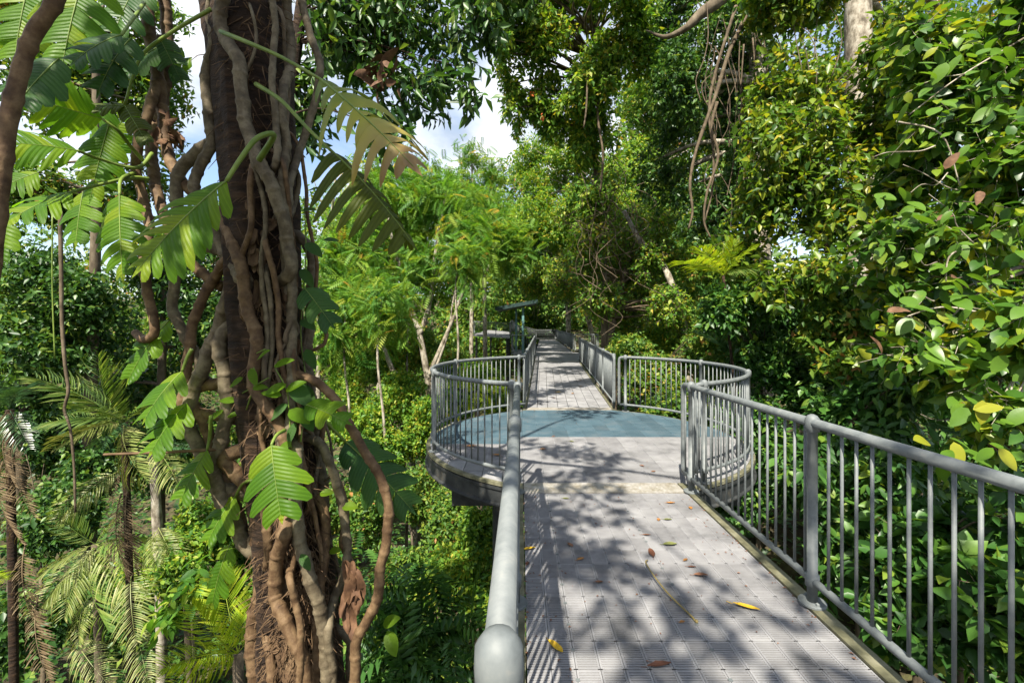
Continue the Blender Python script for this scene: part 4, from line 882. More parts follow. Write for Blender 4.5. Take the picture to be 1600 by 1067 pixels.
tree('dark_tree', 'dark crowned tree hung with lianas beside the yellowish tree', 'tree', (X(1190, 13), 13), [(X(1190, 13), 13, 1), (X(1186, 13), 13, 6), (X(1180, 13), 13, 11), (X(1170, 13), 13, 14)], .32, .2,
     [Bl(1075, 130, 13.5, 60, 120), Bl(1150, 60, 13, 80, 90), Bl(1060, 250, 14.5, 60, 90), Bl(1150, 210, 13.5, 60, 120), Bl(1110, 330, 14, 70, 80), Bl(1050, 20, 14, 80, 60)], 17000, .15, 'dark', 'bark_pale', k=6, droop=.6)
tree('hanging_tree', 'tree with drooping leaves overhanging the middle of the walkway', 'tree', (X(945, 16.5), 16.5), [(X(945, 16), 16, 1), (X(940, 15.5), 15.5, 5), (X(925, 15), 15, 9), (X(935, 15), 15, 13.5)], .15, .10,
     [Bl(850, 50, 14, 80, 80), Bl(930, 110, 13.5, 70, 90), Bl(845, 165, 15, 50, 55), Bl(880, -30, 14, 150, 60), Bl(1000, 30, 13, 60, 45), Bl(920, 225, 15, 45, 60), Bl(790, 20, 14, 50, 60), Bl(960, -30, 12, 90, 40), Bl(935, 300, 15, 45, 60), Bl(900, 180, 15, 60, 60), Bl(1010, 90, 14, 50, 50), Bl(790, 80, 14, 35, 60), Bl(805, 160, 14.5, 28, 55), Bl(770, -20, 13, 70, 50)],
     24000, .17, 'lime', 'bark_brown', T2, 7, .9, .6, k=7, f=.42, twigs=.004)
tree('creeper_tree', 'creeper-smothered tree leaning toward the far railing, with a twisted trunk', 'tree', (X(958, 16.5), 16.9), [(X(957, 16.9), 16.9, -.4), (X(952, 16.9), 16.9, .9), (X(962, 17.4), 17.4, 2.2), (X(985, 18), 18, 4.5)], .20, .10,
     [Bl(965, 370, 19, 80, 70), Bl(905, 420, 20.5, 70, 55), Bl(1010, 420, 18, 70, 70), Bl(985, 480, 18, 60, 45), Bl(1050, 480, 15, 60, 60), Bl(920, 340, 21, 60, 50), Bl(930, 400, 15, 60, 60), Bl(940, 470, 15, 50, 40), Bl(1040, 380, 16, 60, 60), Bl(860, 440, 23, 50, 40)], 30000, .15, 'lime', 'liana', k=7, twigs=.012)
tree('yellow_crowned_tree', 'tall bright yellow-green tree crown at the end of the vista', 'tree', (X(932, 29.5), 29.5), [(X(930, 29.5), 29.5, 0), (X(900, 27), 27, 5), (X(890, 25), 25, 9)], .22, .1,
     [Bl(900, 260, 25, 60, 40), Bl(845, 290, 25, 45, 45), Bl(960, 285, 25, 55, 45), Bl(880, 345, 24, 80, 60), Bl(820, 350, 26, 40, 60), Bl(830, 255, 27, 35, 35), Bl(860, 228, 26, 35, 26), Bl(990, 260, 26, 45, 45), Bl(1000, 340, 24, 60, 60)], 26000, .17, 'lime', 'bark_pale', k=7)
tree('shade_tree', 'dark leafy tree overhanging the shelter roof', 'tree', (X(889, 40), 40), [(X(888, 40), 40, 1.5), (X(887, 40), 40, 5), (X(882, 40), 40, 8)], .27, .2,
     [Bl(835, 440, 37, 40, 35), Bl(900, 445, 34, 55, 38), Bl(870, 400, 37, 70, 45), Bl(940, 460, 30, 45, 32), Bl(800, 420, 40, 50, 60), (2.2, 27, 7.5, 2.2, 3, 1.2), (1.5, 33, 8.5, 2.6, 3.5, 1.3), (2.6, 40, 9, 2.6, 3, 1.5), (0, 38, 8, 2.5, 3, 1.3), (3.5, 52, 3.5, 4, 2, 4), (.5, 54, 3, 4, 2, 4)], 28000, .24, 'dark', 'bark_pale', k=7, droop=.7)
tree('distant_tree', 'tall dusty green tree seen through the gap beside the dark liana tree', 'tree', (X(1030, 30), 30), [(X(1030, 30), 30, 4), (X(1025, 30), 30, 12)], .25, .12,
     [Bl(1010, 190, 30, 50, 70), Bl(1060, 300, 28, 60, 80), Bl(1010, 290, 30, 40, 50), Bl(985, 160, 32, 35, 40), Bl(1060, 120, 30, 60, 90), Bl(1120, 220, 28, 70, 110), Bl(1080, 400, 26, 60, 80)], 20000, .2, 'mid', 'bark_pale', k=6)
# ------------------------------------------------------------------ feathery trees across the gully
def ftree(label, Y, bx, stems_, blobs, n, size=.55, bm='bark_pale', r=.12, mat='feather', per=4):
    b = (X(bx, Y), Y); z = ground_z(*b); root = tag(empty('feathery_tree', (b[0], b[1], z)), label, 'tree', 'pale-stemmed trees across the gully'); o = Vector(root.location)
    first = True
    for s, r0, r1 in stems_:
        P = [at(p[0], p[1], p[2] if len(p) > 2 else Y) for p in s]
        if first: P = [Vector((b[0], b[1], z - .2))] + P
        sp = spline(P, 6); m = len(sp)
        MB().tube([p - o for p in sp], [r0 + (r1 - r0) * i / (m - 1) for i in range(m)], 8).build('trunk' if first else 'branch', M[bm], root, True); first = False
    V, T, sg = foliage(lumps(blobs, 6, .5), n, size, TP, per, .35, 1.2)
    link(bpy.data.objects.new('crown', mesh_tris('crown', V - np.array(o), T, M[mat])), root)
    return root
ftree('pale multi-stemmed tree with feathery leaves rising behind the platform railing', 17, 676, [([(674, 640), (668, 590), (655, 520), (640, 475), (625, 420), (612, 370), (605, 330)], .16, .04), ([(668, 590), (690, 540), (715, 480), (733, 420), (738, 380)], .09, .03), ([(656, 525), (672, 470), (680, 400), (692, 330), (698, 300)], .10, .03), ([(672, 600), (700, 520), (708, 470), (722, 400)], .06, .02), ([(641, 478), (630, 455), (618, 435)], .06, .02)],
      [Bl(600, 330, 18, 60, 55), Bl(680, 330, 18, 70, 60), Bl(735, 375, 17, 55, 60), Bl(640, 410, 17, 70, 40), Bl(600, 270, 19, 60, 40)], 2000, .6)
ftree('leaning pale forked tree with sparse feathery leaves beside the vine trunk', 14, 650, [([(640, 640), (612, 575), (590, 520), (568, 480), (548, 450)], .11, .03), ([(590, 520), (585, 480), (575, 430)], .06, .02), ([(600, 545), (592, 500), (600, 450)], .05, .02), ([(575, 495), (555, 485), (530, 470)], .04, .02)],
      [Bl(560, 450, 14, 60, 50), Bl(545, 400, 15, 50, 50), Bl(600, 470, 14, 50, 35), Bl(520, 520, 13, 50, 50)], 1300, .5)
ftree('slender tree with a straight pale trunk left of the shelter', 21, 760, [([(760, 640), (758, 540), (757, 450), (755, 390), (752, 330)], .13, .06), ([(757, 430), (775, 395), (790, 370)], .05, .02), ([(756, 400), (738, 370), (728, 340)], .05, .02)],
      [Bl(755, 340, 21, 45, 60), Bl(790, 370, 22, 40, 50), Bl(720, 330, 22, 40, 40)], 1500, .6)
ftree('pointed light green tree top standing against the cloudy sky', 30, 735, [([(737, 480), (738, 380), (738, 290), (737, 240)], .16, .04)],
      [Bl(737, 250, 30, 16, 28), Bl(770, 268, 30, 18, 34), Bl(738, 300, 30, 45, 40), Bl(690, 300, 30, 40, 35), Bl(740, 370, 30, 75, 60), Bl(790, 330, 30, 40, 60)], 2600, .7)
ftree('thin half-bare tree with reddish pale trunk close beside the vine tree', 24, 496, [([(498, 520), (502, 440), (512, 380), (520, 320), (526, 260)], .15, .05), ([(516, 350), (500, 310), (490, 280)], .05, .015), ([(520, 320), (545, 290), (560, 262)], .05, .015), ([(524, 280), (512, 255), (505, 235)], .03, .01)],
      [Bl(520, 330, 24, 50, 50), Bl(500, 420, 24, 50, 60), Bl(560, 350, 26, 40, 70)], 700, .6)
ftree('feathery young tree with rust tinged leaflets below the yellowing leaf', 23, 590, [([(592, 520), (600, 420), (598, 340), (590, 300)], .1, .03)],
      [Bl(590, 320, 23, 60, 60), Bl(560, 400, 24, 60, 60), Bl(640, 380, 24, 50, 60), Bl(650, 280, 26, 40, 40)], 1900, .55)
# ------------------------------------------------------------------ left side
tree('overhanging_tree', 'dark tree canopy hanging over the gap of sky beside the vine trunk', 'tree', (X(420, 7.2), 7.2), [(X(415, 7), 7, -1), (X(430, 7), 7, 3), (X(470, 7), 7, 6.5), (X(500, 7), 7, 8)], .16, .07,
     [Bl(520, 60, 7, 90, 100), Bl(610, 40, 7, 100, 90), Bl(690, 90, 6.8, 60, 70), Bl(590, 190, 6.6, 60, 55), Bl(560, -60, 7.4, 180, 80), Bl(485, 170, 7.4, 50, 80), Bl(735, 160, 6.6, 28, 26), Bl(640, 150, 6.8, 60, 50), Bl(740, 20, 7, 50, 60), Bl(790, -10, 7.4, 60, 50), (.6, 6.6, 9.2, 1.3, 1.2, .6), (1.6, 9.2, 10.9, 1.6, 1.6, .7), (-.6, 9.5, 10.6, 1.4, 1.4, .7), (-.3, 7.2, 8.4, .8, .8, .4)],  # last blobs added above the view to shade the far walkway
     8600, .2, 'dark', 'bark_dark', T4N, 7, .75, .7, k=7, f=.42, twigs=.004, limbs=22, limb_r=.02)
tree('light_canopy_tree', 'fine leaved tree with light showing through above the split leaves', 'tree', (X(140, 11), 11), [(X(140, 11), 11, -1), (X(150, 11), 11, 4), (X(150, 11), 11, 9)], .18, .07,
     [Bl(40, 300, 11, 100, 80), Bl(150, 330, 12, 80, 60), Bl(60, 120, 11, 110, 110), Bl(170, 130, 12, 70, 110), Bl(0, 0, 11, 120, 80), Bl(200, 0, 12, 70, 60), Bl(260, 180, 13, 40, 90), Bl(230, 300, 13, 50, 60), Bl(240, 90, 13, 40, 60)], 13000, .17, 'mid', 'bark_brown', k=6)
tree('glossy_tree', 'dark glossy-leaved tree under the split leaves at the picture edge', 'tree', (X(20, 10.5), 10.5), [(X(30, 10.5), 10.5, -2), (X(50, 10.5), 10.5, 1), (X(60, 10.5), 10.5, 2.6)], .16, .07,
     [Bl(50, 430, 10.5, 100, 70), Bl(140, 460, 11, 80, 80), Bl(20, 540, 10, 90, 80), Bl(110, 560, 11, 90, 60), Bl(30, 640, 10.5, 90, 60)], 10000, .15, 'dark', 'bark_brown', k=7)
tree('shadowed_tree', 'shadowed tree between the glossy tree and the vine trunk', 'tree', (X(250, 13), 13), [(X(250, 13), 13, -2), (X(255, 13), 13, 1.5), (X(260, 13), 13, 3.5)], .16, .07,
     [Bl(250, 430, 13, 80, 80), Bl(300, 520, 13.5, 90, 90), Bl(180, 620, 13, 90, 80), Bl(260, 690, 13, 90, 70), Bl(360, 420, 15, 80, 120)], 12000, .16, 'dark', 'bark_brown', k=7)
# ------------------------------------------------------------------ shrubs
def shrub(label, Y, px, blobs, n, size, lm, tpl=T2, per=7, name='shrub', **kw):
    b = blobs[0]; base = (X(px, Y), Y); g_ = ground_z(*base); top = b[2]
    return tree(name, label, 'shrub', base, [(base[0] + .1, base[1], g_ + (top - g_) * .5), (b[0], b[1], max(g_ + .3, top))], kw.pop('r', .06), .025, blobs, n, size, lm, kw.pop('bm', 'bark_brown'), tpl, per, k=kw.pop('k', 6), **kw)
shrub('bright green shrub seen through the platform railing near the slender pale trunk', 13, 750, [Bl(745, 600, 13, 60, 30), Bl(700, 640, 12.5, 60, 40), Bl(780, 640, 12.5, 40, 50)], 9000, .12, 'lime')
shrub('leafy sunlit shrub left of the platform rim', 13, 630, [Bl(625, 620, 13.5, 60, 50), Bl(660, 680, 12.5, 50, 50), Bl(590, 690, 12.5, 70, 60)], 13000, .11, 'lime')
shrub('sunlit shrub between the outer vine loop and the platform underside', 11.5, 640, [Bl(640, 770, 11.5, 70, 50), Bl(700, 800, 11, 50, 50), Bl(590, 800, 11.5, 50, 60)], 13000, .10, 'mid')
shrub('yellow-green shrub beneath the end-on railing', 8.6, 740, [Bl(750, 830, 8.8, 40, 60), Bl(720, 900, 8.4, 60, 60), Bl(770, 930, 8, 30, 60)], 13000, .09, 'lime')
shrub('dim shrub at the foot of the gully below the outer vine loop', 9.5, 630, [Bl(640, 900, 9.6, 70, 60), Bl(620, 1000, 9, 80, 60), Bl(700, 1010, 9, 60, 60)], 12000, .10, 'mid')
shrub('hillside shrub under the leaning forked tree', 17, 560, [Bl(560, 560, 17, 60, 50), Bl(520, 620, 16, 50, 60), Bl(610, 560, 18, 60, 40), Bl(560, 660, 15.5, 50, 40)], 15000, .13, 'lime')
shrub('pinnate shrub with lance leaflets low beside the vine trunk', 4.6, 610, [Bl(620, 990, 4.6, 60, 40), Bl(600, 940, 4.8, 40, 30), Bl(650, 1040, 4.6, 50, 40)], 130, .55, 'shade', TP, 4)
shrub('background thicket under the shelter walkway', 27, 720, [Bl(700, 560, 27, 60, 40), Bl(760, 585, 26, 40, 25), Bl(640, 540, 28, 60, 40)], 15000, .18, 'mid')
shrub('leafy thicket directly behind the farther platform railing', 12, 1030, [Bl(1020, 590, 12.5, 60, 50), Bl(1090, 560, 12, 60, 60), Bl(990, 540, 14, 40, 40), Bl(1060, 650, 11, 60, 60), Bl(1140, 520, 11, 60, 60)], 16000, .13, 'mid')
shrub('dark shrub behind the end of the curved railing', 9, 1180, [Bl(1190, 560, 9, 70, 60), Bl(1180, 660, 8.6, 60, 70), Bl(1250, 600, 8.6, 60, 70), Bl(1130, 740, 9, 50, 80), Bl(1220, 500, 9.5, 60, 50), Bl(1130, 485, 8.3, 45, 45), Bl(1170, 470, 8.5, 45, 40)], 19000, .13, 'shade')
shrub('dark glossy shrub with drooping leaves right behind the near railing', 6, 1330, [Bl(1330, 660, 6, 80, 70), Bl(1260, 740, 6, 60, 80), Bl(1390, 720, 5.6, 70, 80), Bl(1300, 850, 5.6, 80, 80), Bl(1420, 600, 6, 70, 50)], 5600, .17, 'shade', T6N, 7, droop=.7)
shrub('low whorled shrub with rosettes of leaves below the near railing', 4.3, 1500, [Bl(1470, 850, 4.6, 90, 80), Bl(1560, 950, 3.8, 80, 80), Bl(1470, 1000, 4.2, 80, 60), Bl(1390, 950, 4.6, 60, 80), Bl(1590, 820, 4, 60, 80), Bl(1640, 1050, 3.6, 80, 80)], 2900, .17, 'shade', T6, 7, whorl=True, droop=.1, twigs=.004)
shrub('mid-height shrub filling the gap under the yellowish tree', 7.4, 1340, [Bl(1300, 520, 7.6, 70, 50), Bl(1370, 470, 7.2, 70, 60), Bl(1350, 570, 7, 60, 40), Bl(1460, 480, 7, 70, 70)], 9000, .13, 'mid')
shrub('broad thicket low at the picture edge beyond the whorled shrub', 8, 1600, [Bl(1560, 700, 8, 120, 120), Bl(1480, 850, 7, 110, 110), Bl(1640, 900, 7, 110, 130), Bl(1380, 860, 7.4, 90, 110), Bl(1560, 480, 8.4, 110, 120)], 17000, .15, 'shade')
shrub('sunlit tangled shrub behind the long far railing', 20, 1010, [Bl(1010, 540, 20, 40, 30), Bl(960, 540, 24, 30, 25), Bl(1050, 530, 18, 40, 35)], 9000, .15, 'lime')
shrub('pale-leaved bush sprawling at the foot of the drooping palm', 9, 300, [Bl(290, 880, 9, 60, 50), Bl(340, 820, 10, 50, 60), Bl(230, 900, 9.5, 60, 60)], 9000, .11, 'lime')
shrub('dark thicket in the corner under the drooping palm', 9, 60, [Bl(60, 820, 10, 90, 90), Bl(150, 760, 11, 80, 80), Bl(20, 980, 8, 80, 90), Bl(170, 960, 9, 90, 80), Bl(60, 700, 11, 80, 60)], 15000, .14, 'dark')
shrub('young shrub with hanging lance leaves beside the bright palm', 4.2, 300, [Bl(290, 925, 4.2, 30, 22), Bl(270, 960, 4.2, 20, 20), Bl(320, 905, 4.3, 25, 20)], 420, .12, 'feather', T6N, 6, droop=.8)
shrub('sunlit mound of leaves behind the lower vine stems', 12, 400, [Bl(380, 760, 12, 60, 50), Bl(330, 700, 13, 50, 50), Bl(460, 700, 14, 60, 60), Bl(520, 780, 12, 50, 60), Bl(520, 900, 10, 50, 60), Bl(380, 900, 10, 60, 70)], 15000, .13, 'mid')
# ------------------------------------------------------------------ palms in the left corner and elsewhere
palm('drooping_palm', 'drooping palm with pale sunlit-toned fronds and brown dead ones in the left corner', (X(200, 6.6), 6.6), (195, 660, 6.6),
     [(60, 590, 6.2, 'palm', 0), (150, 560, 6.2, 'palm', 1), (85, 700, 5.8, 'palm_pale', 1), (100, 815, 5.8, 'palm_pale', 1, 188, 735, 6.4), (60, 960, 5.6, 'palm_pale', 1, 160, 850, 6.2), (210, 1000, 5.8, 'palm_pale', 1, 205, 900, 6.2), (260, 620, 6.6, 'palm', 0), (130, 640, 5.8, 'palm', 0),
      (255, 880, 6.2, 'palm_pale', 1, 240, 830, 6.4), (195, 905, 6.3, 'palm_dead', 1, 190, 770, 6.5), (225, 890, 6.4, 'palm_dead', 1, 200, 760, 6.5), (110, 1010, 5.8, 'palm_pale', 1, 140, 930, 6.2), (230, 1067, 5.8, 'palm_pale', 1, 215, 980, 6.2), (75, 660, 6.4, 'palm', 1), (170, 790, 6.2, 'palm_dead', 0, 195, 720, 6.5), (150, 1080, 5.6, 'palm_pale', 1, 120, 1000, 6.0), (150, 700, 6.0, 'palm_dark', 1), (215, 760, 6.2, 'palm_pale', 1)], .05, trunk='bark_dark')
palm('bright_palm', 'low palm with bright yellow-green fronds at the foot of the vine tree', (X(372, 3.9), 3.9), (372, 1020, 3.9),
     [(262, 1045, 3.4, 'palm_lime', 0), (300, 945, 3.7, 'palm_lime', 0), (400, 930, 4.2, 'palm_lime', 0), (270, 1090, 3.3, 'palm_lime', 1), (345, 900, 4.3, 'palm_lime', 0), (440, 960, 4.3, 'palm_lime', 1)], .05)
palm('slim_palm', 'slim palm with a straight grey trunk behind the drooping palm', (X(252, 9), 9), (240, 700, 9),
     [(290, 760, 8.6, 'palm_pale', 1), (200, 690, 8.5, 'palm_dark', 0), (285, 660, 9, 'palm_dark', 0), (180, 740, 8.5, 'palm_dark', 1), (300, 700, 9, 'palm_dark', 0), (280, 895, 8.6, 'palm_pale', 1, 245, 820, 9)], .09, trunk='bark_pale')
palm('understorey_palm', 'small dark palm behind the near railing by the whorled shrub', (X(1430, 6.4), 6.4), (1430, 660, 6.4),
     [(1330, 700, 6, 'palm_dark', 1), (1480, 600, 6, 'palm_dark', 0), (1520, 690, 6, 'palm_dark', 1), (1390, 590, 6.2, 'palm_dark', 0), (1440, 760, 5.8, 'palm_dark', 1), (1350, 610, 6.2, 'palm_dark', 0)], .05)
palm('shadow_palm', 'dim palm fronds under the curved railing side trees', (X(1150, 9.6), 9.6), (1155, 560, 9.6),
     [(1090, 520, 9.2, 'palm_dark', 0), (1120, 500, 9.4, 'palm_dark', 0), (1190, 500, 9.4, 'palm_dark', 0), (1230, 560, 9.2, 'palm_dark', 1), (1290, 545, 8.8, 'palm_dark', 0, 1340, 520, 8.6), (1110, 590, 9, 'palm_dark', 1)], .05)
palm('sunlit_palm', 'yellow-green palm fronds sticking out below the hanging lianas', (X(1165, 9.3), 9.3), (1130, 430, 8.4),
     [(1060, 412, 7.8, 'palm_lime', 0), (1085, 388, 8.0, 'palm_lime', 0), (1180, 388, 7.9, 'palm_lime', 0), (1150, 375, 8.2, 'palm_lime', 0), (1190, 425, 7.8, 'palm', 1)], .03, trunk='bark_dark')
palm('tree_fern', 'light green tree fern spreading below the platform railing', (X(745, 11.2), 11.2), (745, 612, 11.2),
     [(700, 600, 11, 'palm_lime', 1), (720, 590, 11.4, 'palm_lime', 1), (770, 590, 11.4, 'palm_lime', 1), (795, 605, 11, 'palm_lime', 1), (730, 640, 10.6, 'palm_lime', 1), (770, 640, 10.6, 'palm_lime', 1)], .08, cat='fern', group=None)
palm('draped_palm', 'palm trunk draped with ragged brown dead fronds at the picture edge', (X(8, 5.4), 5.4), (15, 640, 5.4),
     [(60, 800, 5.2, 'palm_dead', 1, 22, 690, 5.4), (70, 980, 5.2, 'palm_dead', 1, 40, 850, 5.3), (90, 1060, 5.1, 'palm_dead', 1, 60, 930, 5.3), (20, 850, 5.2, 'palm_dead', 1, 5, 720, 5.4), (-40, 600, 5, 'palm_dark', 0), (60, 600, 5.2, 'palm_dark', 1), (10, 905, 4.9, 'palm_lime', 0, -30, 900, 5.0), (-20, 720, 5.1, 'palm_dead', 1), (45, 700, 5.2, 'palm_dark', 1), (15, 760, 5.1, 'palm_dead', 1, 14, 660, 5.3)], .045, trunk='bark_dark')
palm('thicket_palm', 'shorter palm with broad sunlit-toned fronds low behind the drooping palm', (X(150, 7.4), 7.4), (150, 850, 7.4),
     [(60, 900, 7, 'palm_pale', 1), (110, 960, 6.8, 'palm_pale', 1), (230, 930, 7, 'palm_pale', 1), (200, 800, 7.4, 'palm', 0), (90, 800, 7.2, 'palm', 0), (150, 990, 6.8, 'palm', 1), (265, 860, 7.4, 'palm', 1)], .07)
# ------------------------------------------------------------------ lianas
LG = 'lianas hanging among the trees'
def liana(label, pts, r, mat='liana'): lone_tube('liana', label, 'liana', pts, r, mat, 6, .1, 7, LG)
liana('thickest liana hanging from the top before the dark tree, curling at its end', [(1178, -20, 9.5), (1168, 20, 9.5), (1140, 80, 9.4), (1118, 150, 9.4), (1096, 210, 9.4), (1084, 250, 9.4), (1078, 290, 9.4), (1082, 330, 9.4), (1076, 358, 9.4)], (.05, .02))
liana('liana hanging straight down behind the thickest liana', [(1150, 10, 10), (1116, 120, 10), (1108, 180, 10), (1115, 240, 10), (1112, 300, 10), (1100, 350, 10)], (.035, .02))
liana('forked-looking liana ending just above the yellow-green palm fronds', [(1120, 160, 9.8), (1112, 200, 9.8), (1122, 245, 9.8), (1105, 300, 9.8), (1100, 345, 9.8), (1110, 372, 9.8)], (.035, .02))
liana('thin pale liana on the dark tree, furthest toward the yellowish tree', [(1176, 60, 10.4), (1180, 120, 10.4), (1178, 200, 10.4)], (.018, .012))
liana('thin pale liana on the dark tree beside the furthest one', [(1162, 70, 10.4), (1158, 140, 10.4), (1160, 205, 10.4)], (.018, .012))
liana('wavy liana hanging in front of the dark glossy tree', [(94, 330, 5.5), (96, 430, 5.5), (97, 500, 5.5), (102, 570, 5.5), (107, 610, 5.5), (101, 640, 5.5), (110, 670, 5.5), (116, 730, 5.5), (118, 800, 5.5)], (.022, .012))
liana('straight yellow-green thin vine beside the wavy liana', [(82, 330, 5.6), (82, 450, 5.6), (86, 560, 5.6)], (.008, .008), 'petiole')
liana('thin liana dangling through the drooping tree over the walkway', [(918, 120, 13), (916, 170, 13), (912, 200, 13)], (.03, .02))
liana('long liana down the trunk of the drooping tree', [(938, 100, 13.6), (934, 180, 13.6), (942, 240, 13.6), (938, 300, 13.6)], (.04, .03))
lone_tube('leaning_trunk', 'dead pale trunk leaning through the creepers behind the far railing', 'trunk', [(975, 330, 16.4), (1000, 375, 16), (1030, 405, 15.6), (1048, 440, 15.2), (1062, 480, 15), (1075, 560, 14.8), (1085, 760, 14.8)], (.07, .14), 'bark_pale', 6, .1)
lone_tube('overhead_limb', 'thick mottled limb crossing the top of the view beside the thickest liana', 'limb', [(1190, -60, 10.6), (1130, -4, 10.4), (1095, 22, 10.3), (1072, 44, 10.3), (1040, 58, 10.5), (1010, 48, 10.8)], (.18, .015), 'bark_brown', 6, .06)
for i, (lb_, Yb, bx, pts) in enumerate([('thin pale sapling nearest the outer vine loop in the gully', 13, 545, [(548, 760), (546, 640), (538, 560), (540, 470)]), ('thin pale sapling under the yellowing split leaf', 18, 640, [(640, 700), (636, 560), (642, 460), (640, 380)]),
                                     ('slightly bent pale sapling left of the platform rim', 12, 602, [(604, 780), (600, 660), (590, 560), (596, 470)]), ('thin grey sapling close behind the curved railing', 15, 712, [(712, 640), (716, 540), (712, 460), (716, 400)])]):
    ftree(lb_, Yb, bx, [(pts, .05, .025)], [Bl(pts[-1][0], pts[-1][1], Yb, 35, 35), Bl(pts[-1][0] + 20, pts[-1][1] + 40, Yb, 25, 25)], 260, .45)
def curtain():
    mb = MB()
    for i in range(17):
        px = RR.uniform(1098, 1200); Y = RR.uniform(9.6, 10.6); y0 = RR.uniform(-20, 120); y1 = y0 + RR.uniform(120, 330)
        mb.tube(spline([at(px + RR.gauss(0, 11), y0 + (y1 - y0) * k / 5, Y) for k in range(6)], 4), RR.uniform(.006, .014), 4, False)
    for i in range(26):
        px = RR.uniform(905, 1010); Y = RR.uniform(13.4, 14.4); y0 = RR.uniform(230, 400); y1 = y0 + RR.uniform(40, 150)
        mb.tube(spline([at(px + RR.gauss(0, 9) + k * RR.gauss(0, 4), y0 + (y1 - y0) * k / 5, Y) for k in range(6)], 4), RR.uniform(.007, .014), 4, False)
    tag(mb.build('hanging_stems', M['liana'], None, True), 'tangle of thin dry hanging stems among the trees', kind='stuff')
curtain()
# ------------------------------------------------------------------ uncountable greenery
def mass(name, label, V, T, mat):
    o = link(bpy.data.objects.new(name, mesh_tris(name, V, T, M[mat]))); tag(o, label, kind='stuff'); return o
def under():
    n = 40000; per = 3
    u = R.uniform(size=n); y = 2.5 + 58 * u ** 1.6; x = R.uniform(-1.25, 1.35, n) * (y + 3)
    z = np.array([ground_z(a, b) for a, b in zip(x, y)])
    hgt = R.uniform(0, 1, n) ** 1.5 * (1.1 + 1.1 * (np.sin(x * 1.3) * np.sin(y * .9 + 1) + .4)).clip(.3, 3)
    p = np.stack([x, y, z + hgt], 1); p = np.repeat(p, per, 0) + R.normal(size=(n * per, 3)) * .12
    xd = R.normal(size=(n * per, 3)); xd[:, 2] = np.abs(xd[:, 2]) * .2 - .15; nz = np.array([0, 0, 1.]) + R.normal(size=(n * per, 3)) * .45
    V, T = scatter(T2, p, xd, nz, R.uniform(.10, .22, n * per) * np.repeat(1 + y / 35, per))
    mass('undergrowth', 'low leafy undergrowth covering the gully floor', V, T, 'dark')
under()
def far_wood(name, label, rows_, n, size, mat):
    bl = []
    for (px0, px1, py0, py1, Y0, Y1, k) in rows_:
        for i in range(k):
            px = RR.uniform(px0, px1); py = RR.uniform(py0, py1); Y = RR.uniform(Y0, Y1); r = RR.uniform(1.8, 3.4) * Y / 42
            c = at(px, py, Y); bl.append((c.x, c.y, c.z, r, r, r * .9))
    V, T, _ = foliage(bl, n, size, T2, 7, .5); mass(name, label, V, T, mat)
far_wood('distant_forest', 'dense forest closing the view behind all the nearer trees', [(-200, 560, 330, 680, 38, 60, 60), (480, 820, 330, 600, 45, 65, 55), (780, 1100, 250, 520, 50, 70, 50), (1000, 1800, -40, 620, 22, 40, 110), (960, 1300, 100, 560, 26, 44, 50), (-300, 320, 380, 760, 22, 36, 50), (780, 1000, 440, 530, 56, 70, 30), (-300, 820, 420, 560, 50, 64, 60), (1000, 1400, 400, 600, 30, 44, 40)], 180000, .55, 'mid')
# ------------------------------------------------------------------ single large leaves of the near broadleaf tree
bt = bpy.data.objects['broadleaf_tree']; bo = Vector(bt.location)
BLf = [simple_leaf('leaf', .26, .12, .25, 'broad'), simple_leaf('leaf', .30, .05, .15, 'broad'), simple_leaf('leaf', .23, .2, .35, 'broad')]
spots = [(1440, 120), (1490, 200), (1550, 160), (1420, 330), (1470, 360), (1530, 300), (1580, 380), (1450, 430), (1500, 470), (1560, 480), (1400, 400), (1590, 560), (1520, 600), (1470, 560), (1560, 650), (1500, 690), (1540, 700), (1590, 700), (1430, 520), (1380, 300), (1590, 230), (1510, 90), (1570, 60)]
for i in range(280):
    s = spots[i % len(spots)]; px, py = s[0] + RR.gauss(0, 26), s[1] + RR.gauss(0, 26); Y = RR.uniform(3.5, 4.3) if py > 420 else RR.uniform(4.0, 4.9)
    b = at(px, py, Y) - bo; a = RR.uniform(0, 6.28)
    x = Vector((math.cos(a), -.5 + .7 * math.sin(a), -.35 + RR.gauss(0, .25))).normalized()
    m = frame(b, b + x, Vector((RR.gauss(0, .4), -.45 + RR.gauss(0, .3), 1))) @ Matrix.Scale(RR.uniform(.11, .21), 4)
    o = bpy.data.objects.new('leaf', BLf[i % 3]); link(o, bt); o.matrix_local = m
M['yellow_leaf'] = leaf_mat('yellowed_leaf', [(0, (.17, .20, .018)), (1, (.26, .26, .022))], .35, 1.2, rough=.35, vein=True)
YL = simple_leaf('leaf', .28, .1, .2, 'yellow_leaf')
for px, py, Y, an in [(1535, 625, 3.5, -100), (1450, 690, 3.6, 160), (1490, 690, 3.6, -90), (1520, 640, 3.5, 20), (1480, 545, 3.8, 200), (1560, 700, 3.4, -60)]:
    oval(bt, YL, (px, py, Y), 38, an)
# pale twigs of that tree
for pts in [[(1420, 180, 4.6), (1500, 120, 4.7), (1600, 60, 4.8)], [(1478, 440, 4.3), (1480, 410, 4.35), (1490, 395, 4.4), (1520, 385, 4.5)], [(1500, 290, 4.5), (1470, 210, 4.6), (1400, 190, 4.8)], [(1400, 500, 4.6), (1470, 480, 4.5), (1540, 490, 4.4)]]:
    tube_part('branch', [at(*p) for p in pts], [.006, .01], 'bark_pale', bt, 6, 5)

